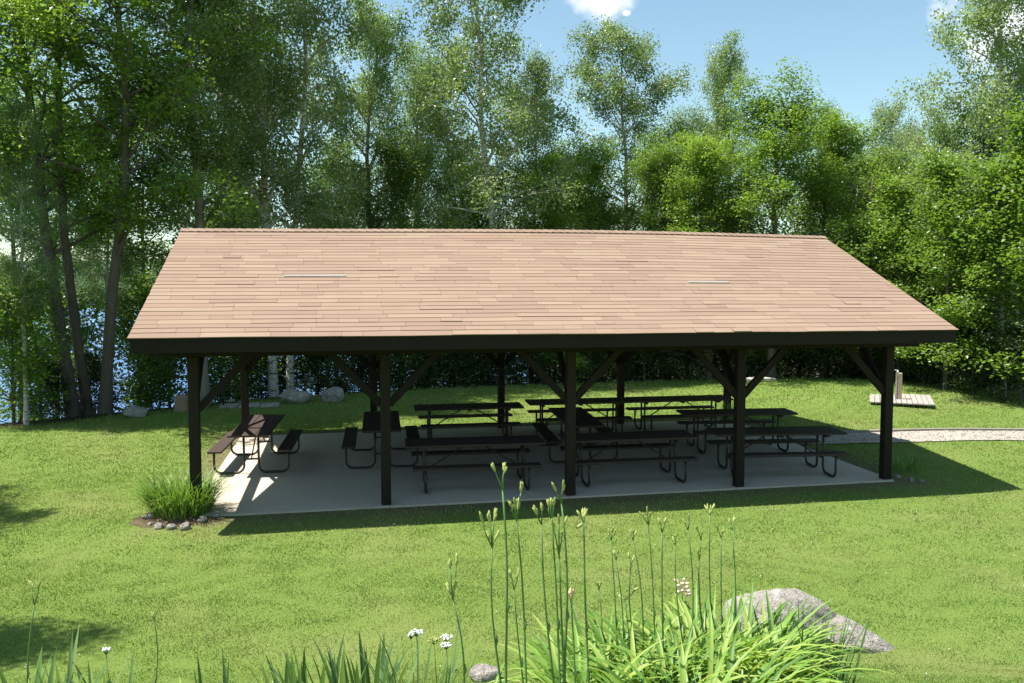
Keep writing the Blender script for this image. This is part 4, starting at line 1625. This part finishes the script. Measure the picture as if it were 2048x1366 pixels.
def straps(rs, bases, az, L, W, th0, bend, segs=8, twist=.3):
    """arching strap leaves; all arrays of length n; returns V, F, attr"""
    n = len(az)
    s = np.linspace(0, 1, segs + 1)
    th = th0[:, None] + bend[:, None] * s[None, :] ** 1.4            # angle from vertical
    ds = (L / segs)[:, None]
    hr = np.concatenate([np.zeros((n, 1)), np.cumsum(np.sin(th[:, :-1]) * ds, 1)], 1)
    hz = np.concatenate([np.zeros((n, 1)), np.cumsum(np.cos(th[:, :-1]) * ds, 1)], 1)
    azs = az[:, None] + (rs.uniform(-twist, twist, n))[:, None] * s[None, :]
    C = np.stack([bases[:, 0:1] + hr * np.cos(azs), bases[:, 1:2] + hr * np.sin(azs), bases[:, 2:3] + hz], 2)
    prof = np.minimum(1, (s * 5 + .55)) * np.clip((1 - s) * 2.6, 0, 1) ** .7
    prof[-1] = .03
    wv = W[:, None] * prof[None, :] * .5
    side = np.stack([-np.sin(azs), np.cos(azs), 0 * azs], 2)
    nrm = np.stack([-np.cos(th) * np.cos(azs), -np.cos(th) * np.sin(azs), np.sin(th)], 2)
    Vl = C - side * wv[:, :, None] + nrm * wv[:, :, None] * .45
    Vr = C + side * wv[:, :, None] + nrm * wv[:, :, None] * .45
    V = np.stack([Vl, C, Vr], 2)                                     # n, segs+1, 3, 3
    idx = np.arange(n * (segs + 1) * 3).reshape(n, segs + 1, 3)
    f1 = np.stack([idx[:, :-1, 0], idx[:, :-1, 1], idx[:, 1:, 1], idx[:, 1:, 0]], -1)
    f2 = np.stack([idx[:, :-1, 1], idx[:, :-1, 2], idx[:, 1:, 2], idx[:, 1:, 1]], -1)
    F = np.concatenate([f1, f2], 1).reshape(-1, 4)
    at = np.repeat(rs.uniform(0, 1, n), segs * 2)
    return V.reshape(-1, 3), F, at


def leaf_clump(name, seed, centre, n, spread, L, W, mat, parent, lean=(.05, .5), bend=(.8, 2.0), segs=8, part="leaves"):
    rs = np.random.RandomState(seed)
    a = rs.uniform(0, 2 * np.pi, n)
    r = np.sqrt(rs.uniform(0, 1, n)) * spread
    x = centre[0] + r * np.cos(a)
    y = centre[1] + r * np.sin(a)
    B = np.stack([x, y, ground_z(x, y) - .01], 1)
    az = a + rs.normal(size=n) * .7
    V, F, at = straps(rs, B, az, rs.uniform(L[0], L[1], n), rs.uniform(W[0], W[1], n), rs.uniform(lean[0], lean[1], n), rs.uniform(bend[0], bend[1], n), segs)
    me = np_mesh(part, V - np.array(parent.location), F, True, at)
    return link(part, me, M[mat], parent)


def plant(name, px, py_or_none, v, label, cat, group=None):
    q = ray(px, 1366, v)
    return empty(name, (q[0], q[1], float(ground_z(q[0], q[1]))), label, cat, group)


def bud(mb, p, d, L, r):
    d = d.normalized()
    mb.tube([p, p + d * L * .18, p + d * L * .5, p + d * L * .82, p + d * L], [r * .45, r * .8, r, r * .8, r * .15], 7)


def stalk(parent, seed, base_px, top_px, v, tips, rad=.0042, budL=.04, mat='bud'):
    """flower stalk from the soil up to the fork, then short branches to bud clusters"""
    rnd = random.Random(seed)
    P0 = Vector(ray(base_px[0], base_px[1], v))
    P1 = Vector(ray(top_px[0], top_px[1], v))
    d = (P0 - P1)
    g = P0.copy()
    while g.z > float(ground_z(g.x, g.y)) - .01:
        g += d.normalized() * .03
    off = Vector(parent.location)
    pts = []
    n = 9
    side = Vector((rnd.uniform(-1, 1), rnd.uniform(-1, 1), 0)) * .016
    for i in range(n + 1):
        t = i / n
        pts.append(g.lerp(P1, t) + side * math.sin(math.pi * t * 2) - off)
    mb = MB()
    mb.tube(pts, [rad * (1.25 - .5 * i / n) for i in range(n + 1)], 7)
    # small bract
    b = pts[int(n * .6)]
    mb.tube([b, b + Vector((rad * 1.5, 0, .02)), b + Vector((rad * .8, 0, .045))], [rad * 1.2, rad * 1.3, .0008], 5)
    tops = []
    for (tx, ty) in tips:
        T = Vector(ray(tx, ty, v + rnd.uniform(-.05, .05)))
        base = P1 - off
        e = T - off
        dirv = (e - base)
        mid = base + dirv * .5 + Vector((rnd.uniform(-.004, .004), 0, -.006))
        L = dirv.length
        tail = e - dirv.normalized() * min(budL * .9, L * .6)
        mb.tube([base, mid if L > .08 else base.lerp(tail, .5), tail], [rad * .8, rad * .62, rad * .55], 6)
        tops.append((tail, dirv.normalized()))
    s = mb.build("flower_stalk", M['stalk'], parent)
    for (p, dv) in tops:
        bb = MB()
        k = rnd.choice((2, 3, 3, 4))
        for j in range(k):
            w = Vector((rnd.uniform(-.5, .5), rnd.uniform(-.5, .5), .25))
            bud(bb, p - dv * .004 * j, dv + w * (.75 if j else .15), budL * rnd.uniform(.65, 1.1) * (1 if j < 2 else .7), budL * .13)
        bb.build("bud_cluster", M[mat], s)
    return s


GL = 'daylilies in the foreground bed'
DV = 3.35
pl1 = plant("daylily", 1000, None, DV, 'daylily with the tallest bud stalks, reaching over the slab left of the centre post', 'flower', GL)
stalk(pl1, 1, (928, 1366), (906, 1200), DV, [(899, 1112), (914, 1108), (893, 1165), (911, 1160)])
stalk(pl1, 2, (997, 1366), (984, 1095), DV, [(959, 1025), (977, 1020), (990, 1017), (968, 1060), (998, 1062)])
stalk(pl1, 3, (1016, 1366), (1005, 976), DV, [(983, 925), (1011, 921)], .005)
stalk(pl1, 4, (1055, 1366), (1033, 1040), DV, [(1018, 998), (1029, 998), (1037, 998), (1046, 962)])
stalk(pl1, 5, (1046, 1366), (1028, 1180), DV + .1, [(1018, 1135), (1038, 1133)], .0035)
pl2 = plant("daylily", 1130, None, DV, 'daylily with slender bud stalks crossing the centre post at the left of the leafy clump', 'flower', GL)
stalk(pl2, 6, (1104, 1366), (1083, 1048), DV, [(1065, 1008), (1084, 1004)])
stalk(pl2, 7, (1121, 1366), (1103, 1040), DV, [(1094, 995), (1101, 990), (1110, 995)])
stalk(pl2, 8, (1135, 1366), (1123, 1005), DV, [(1104, 965), (1127, 962)], .0048)
stalk(pl2, 9, (1128, 1366), (1118, 1110), DV, [(1103, 1040), (1118, 1030), (1133, 1030)])
stalk(pl2, 10, (1176, 1366), (1168, 1045), DV, [(1152, 1020), (1163, 1016), (1171, 1016), (1158, 1053)])
stalk(pl2, 11, (1150, 1366), (1143, 1215), DV, [(1140, 1175), (1147, 1175)], .0035, mat='bud_pink')
pl3 = plant("daylily", 1270, None, 4.3, 'daylily with short-topped bud stalks in the middle of the leafy clump', 'flower', GL)
D3 = 4.15
stalk(pl3, 12, (1236, 1320), (1222, 1080), D3, [(1216, 1057), (1226, 1055), (1234, 1056)], .0036, .032)
stalk(pl3, 13, (1250, 1320), (1232, 1120), D3, [(1228, 1098), (1237, 1098)], .0034, .032)
stalk(pl3, 14, (1292, 1330), (1266, 1080), D3, [(1258, 1057), (1269, 1057), (1274, 1060)], .0036, .032)
stalk(pl3, 15, (1274, 1330), (1262, 1130), D3, [(1256, 1102), (1268, 1112)], .0034, .032)
stalk(pl3, 16, (1310, 1280), (1297, 1050), D3, [(1279, 1023), (1293, 1014), (1303, 1022)], .0038, .034)
stalk(pl3, 17, (1262, 1330), (1250, 1200), D3, [(1236, 1190), (1276, 1174)], .0034, .032)
stalk(pl3, 18, (1200, 1330), (1198, 1180), D3, [(1192, 1162), (1201, 1164)], .0034, .032)
pl4 = plant("daylily", 1390, None, 4.3, 'daylily with many bud stalks at the right of the leafy clump before the boulder', 'flower', GL)
stalk(pl4, 19, (1326, 1366), (1324, 1065), 3.9, [(1317, 1034), (1334, 1032)], .0045, .036)
stalk(pl4, 20, (1366, 1300), (1350, 1090), D3, [(1344, 1070), (1352, 1068)], .0036, .032)
stalk(pl4, 21, (1386, 1300), (1376, 1060), D3, [(1364, 1034), (1379, 1028)], .0038, .034)
stalk(pl4, 22, (1408, 1300), (1402, 1080), D3, [(1392, 1050), (1405, 1060)], .0036, .032)
stalk(pl4, 23, (1424, 1290), (1420, 1030), D3, [(1409, 1010), (1421, 1014), (1431, 1006)], .004, .034)
stalk(pl4, 24, (1444, 1290), (1442, 1075), D3, [(1434, 1052), (1450, 1056)], .0036, .032)
stalk(pl4, 25, (1470, 1290), (1464, 1060), D3, [(1456, 1036), (1469, 1032)], .0038, .032)
stalk(pl4, 26, (1412, 1300), (1398, 1120), D3, [(1396, 1100), (1401, 1106)], .0034, .03)
pl5 = plant("daylily", 56, None, 3.6, 'lone daylily with a forked bud stalk at the far lower left', 'flower', GL)
stalk(pl5, 27, (55, 1366), (69, 1210), 3.6, [(61, 1160), (80, 1158)], .0036, .038)
leaf_clump("l", 71, (ray(45, 1400, 3.6)[0], ray(45, 1400, 3.6)[1]), 16, .1, (.28, .5), (.014, .02), 'daylily_leaf', pl5)
pl6 = plant("daylily", 308, None, 3.6, 'lone daylily with a short-forked bud stalk near the lower left, before the iris leaves', 'flower', GL)
stalk(pl6, 28, (308, 1366), (308, 1240), 3.6, [(302, 1222), (314, 1220)], .003, .03)
leaf_clump("l", 72, (ray(300, 1400, 3.6)[0], ray(300, 1400, 3.6)[1]), 14, .12, (.22, .40), (.012, .018), 'daylily_leaf', pl6)
# leaves of the big clump
for k, (pp, px, v, n, sp, L, seed) in enumerate(((pl3, 1240, 3.95, 110, .22, (.42, .72), 81), (pl3, 1330, 4.05, 130, .24, (.42, .74), 82), (pl4, 1420, 4.1, 130, .24, (.45, .78), 83),
                                                 (pl4, 1465, 4.2, 120, .24, (.48, .8), 84), (pl4, 1450, 4.5, 110, .25, (.45, .75), 89), (pl3, 1330, 4.5, 80, .25, (.4, .7), 90), (pl2, 1190, 3.6, 40, .16, (.4, .62), 85), (pl4, 1400, 3.45, 90, .26, (.36, .6), 86), (pl3, 1260, 3.5, 60, .22, (.34, .55), 87))):
    q = ray(px, 1366, v)
    leaf_clump("l", seed, (q[0], q[1]), int(n * 1.35), sp, L, (.018, .031), 'daylily_leaf', pp, (.05, .5), (.9, 2.1), 9)
q = ray(1000, 1366, 3.3)
leaf_clump("l", 88, (q[0], q[1]), 26, .14, (.25, .42), (.014, .02), 'daylily_leaf', pl1, (.1, .6), (.8, 1.8), 8)

GI = 'iris clumps in the foreground bed'
for k, (px, v, n, sp, L, W, lab) in enumerate(((60, 3.5, 18, .2, (.36, .58), (.02, .03), 'iris clump with broad light leaves at the lower left corner'),
                                               (205, 3.6, 16, .2, (.32, .5), (.018, .026), 'small iris clump between the two lone daylilies at the bottom left'),
                                               (640, 4.1, 34, .26, (.34, .52), (.02, .032), 'spiky iris clump with broad blue-green leaves at the bottom, left of the white flowers'),
                                               (735, 4.0, 32, .24, (.32, .5), (.02, .03), 'iris clump with spreading blue-green leaves just left of the white flowers'),
                                               (850, 4.0, 22, .16, (.36, .56), (.012, .02), 'narrow iris clump directly under the white flowers'),
                                               (430, 3.8, 14, .18, (.3, .44), (.015, .022), 'sparse iris clump at the bottom between the lower left and middle'))):
    r_ = plant("iris", px, None, v, lab, 'iris', GI)
    leaf_clump("l", 101 + k, (r_.location[0], r_.location[1]), n, sp, L, W, 'iris_leaf', r_, (.0, .35), (.0, .7), 7)
r_ = plant("iris", 1600, None, 4.35, 'upright striped iris clump in front of the big foreground boulder', 'iris', GI)
leaf_clump("l", 110, (r_.location[0], r_.location[1]), 70, .24, (.38, .66), (.010, .018), 'iris_leaf', r_, (.0, .28), (.0, .6), 7)

# yarrow heads


def yarrow(px, py, v, size, label, mat='white_petal', cat='flower', name="yarrow", dome=.25):
    P = Vector(ray(px, py, v))
    g = Vector((P.x + .01, P.y, float(ground_z(P.x, P.y))))
    root = empty(name, g, label, cat, 'small wild flowers in the bed')
    rnd = random.Random(int(px))
    mb = MB()
    top = P - g
    mb.tube([(0, 0, 0), top * .5 + Vector((.008, 0, 0)), top - Vector((0, 0, .03))], [.003, .0025, .002], 6)
    bb = MB()
    for k in range(26):
        a = rnd.uniform(0, 6.28)
        r = size * math.sqrt(rnd.random())
        c = top + Vector((math.cos(a) * r, math.sin(a) * r, -dome * r * r / size + rnd.uniform(-.003, .003)))
        mb.tube([top - Vector((0, 0, .03)), c], [.0012, .001], 4)
        bb.tube([c - Vector((0, 0, .004)), c + Vector((0, 0, .002)), c + Vector((0, 0, .006))], [.003, size * .19, size * .05], 7)
    mb.build("stem", M['stalk'], root)
    bb.build("flower_head", M[mat], root)


yarrow(833, 1262, 4.6, .035, 'flat white yarrow head, highest of the white cluster')
yarrow(892, 1272, 4.6, .034, 'flat white yarrow head at the upper right of the white cluster')
yarrow(893, 1288, 4.5, .030, 'flat white yarrow head, lowest of the white cluster')
yarrow(822, 1268, 4.7, .02, 'small white yarrow head left of the highest one')
yarrow(868, 1278, 4.6, .034, 'greenish unopened yarrow head between the white ones', 'bud')
yarrow(212, 1298, 4.2, .02, 'single small white flower near the bottom left')
yarrow(907, 1338, 4.2, .014, 'small purple flower at the foot of the left bud stalks', 'purple_petal')


def spike(px, py, v, label):
    P = Vector(ray(px, py, v))
    g = Vector((P.x + .03, P.y, float(ground_z(P.x, P.y))))
    root = empty("pink_flower", g, label, 'flower', 'small wild flowers in the bed')
    rnd = random.Random(3)
    top = P - g
    MB().tube([(0, 0, 0), top * .6 + Vector((.01, 0, 0)), top], [.004, .003, .002], 6).build("stem", M['stalk'], root)
    bb = MB()
    for k in range(18):
        t = k / 18
        a = k * 2.4
        c = top + Vector((math.cos(a) * .018 + .02 * (1 - t), math.sin(a) * .018, -.02 + .085 * (t - 1)))
        d = Vector((math.cos(a), math.sin(a), -.2))
        bb.tube([c, c + d * .008, c + d * .018], [.003, .007, .009], 6)
    bb.build("flower_head", M['pink_petal'], root)


spike(1362, 1150, 4.6, 'drooping pale pink flower spike behind the daylily leaves')

# clumps by the posts
GC = 'leafy clumps planted by the pavilion posts'


def post_clump(px, py, n, spread, L, W, label, seed, bend=(.6, 1.9)):
    q = on_ground(px, py)
    r = empty("grassy_clump", (q.x, q.y, q.z), label, 'plant', GC)
    leaf_clump("l", seed, (q.x, q.y), n, spread, L, W, 'clump_leaf', r, (.0, .5), bend, 8)
    return r


post_clump(363, 1028, 760, .44, (.45, .85), (.009, .018), 'bushy strap-leaved clump ringed with stones at the front left post', 121)
post_clump(1812, 942, 90, .24, (.25, .45), (.007, .012), 'small shaded clump beside the front right post', 122)
post_clump(1462, 845, 80, .14, (.45, .75), (.009, .016), 'upright clump at the back right post behind the tables', 123, (.1, .9))
post_clump(468, 862, 60, .16, (.15, .28), (.007, .012), 'small light green tuft on the lawn behind the leftmost table', 124)
# bed soil under the corner clump
q = on_ground(363, 1036)
V, F = [], []
rs = np.random.RandomState(2)
V.append((q.x, q.y, float(ground_z(q.x, q.y)) + .05))
for k in range(28):
    a = 2 * math.pi * k / 28
    r = .62 + rs.uniform(-.05, .05)
    x, y = q.x + math.cos(a) * r * 1.15, q.y + math.sin(a) * r * .8
    V.append((x, y, float(ground_z(x, y)) + .004))
F = [(0, 1 + k, 1 + (k + 1) % 28) for k in range(28)]
M['soil'] = simple('bed_soil', (.12, .085, .055), .95, .1, 0, .4, 12, .6)
o = link("bed_soil", np_mesh("bed_soil", np.array(V), np.array(F), True), M['soil'])
tag(o, kind='structure')
for o in bpy.data.objects:
    if "used" in o:
        del o["used"]
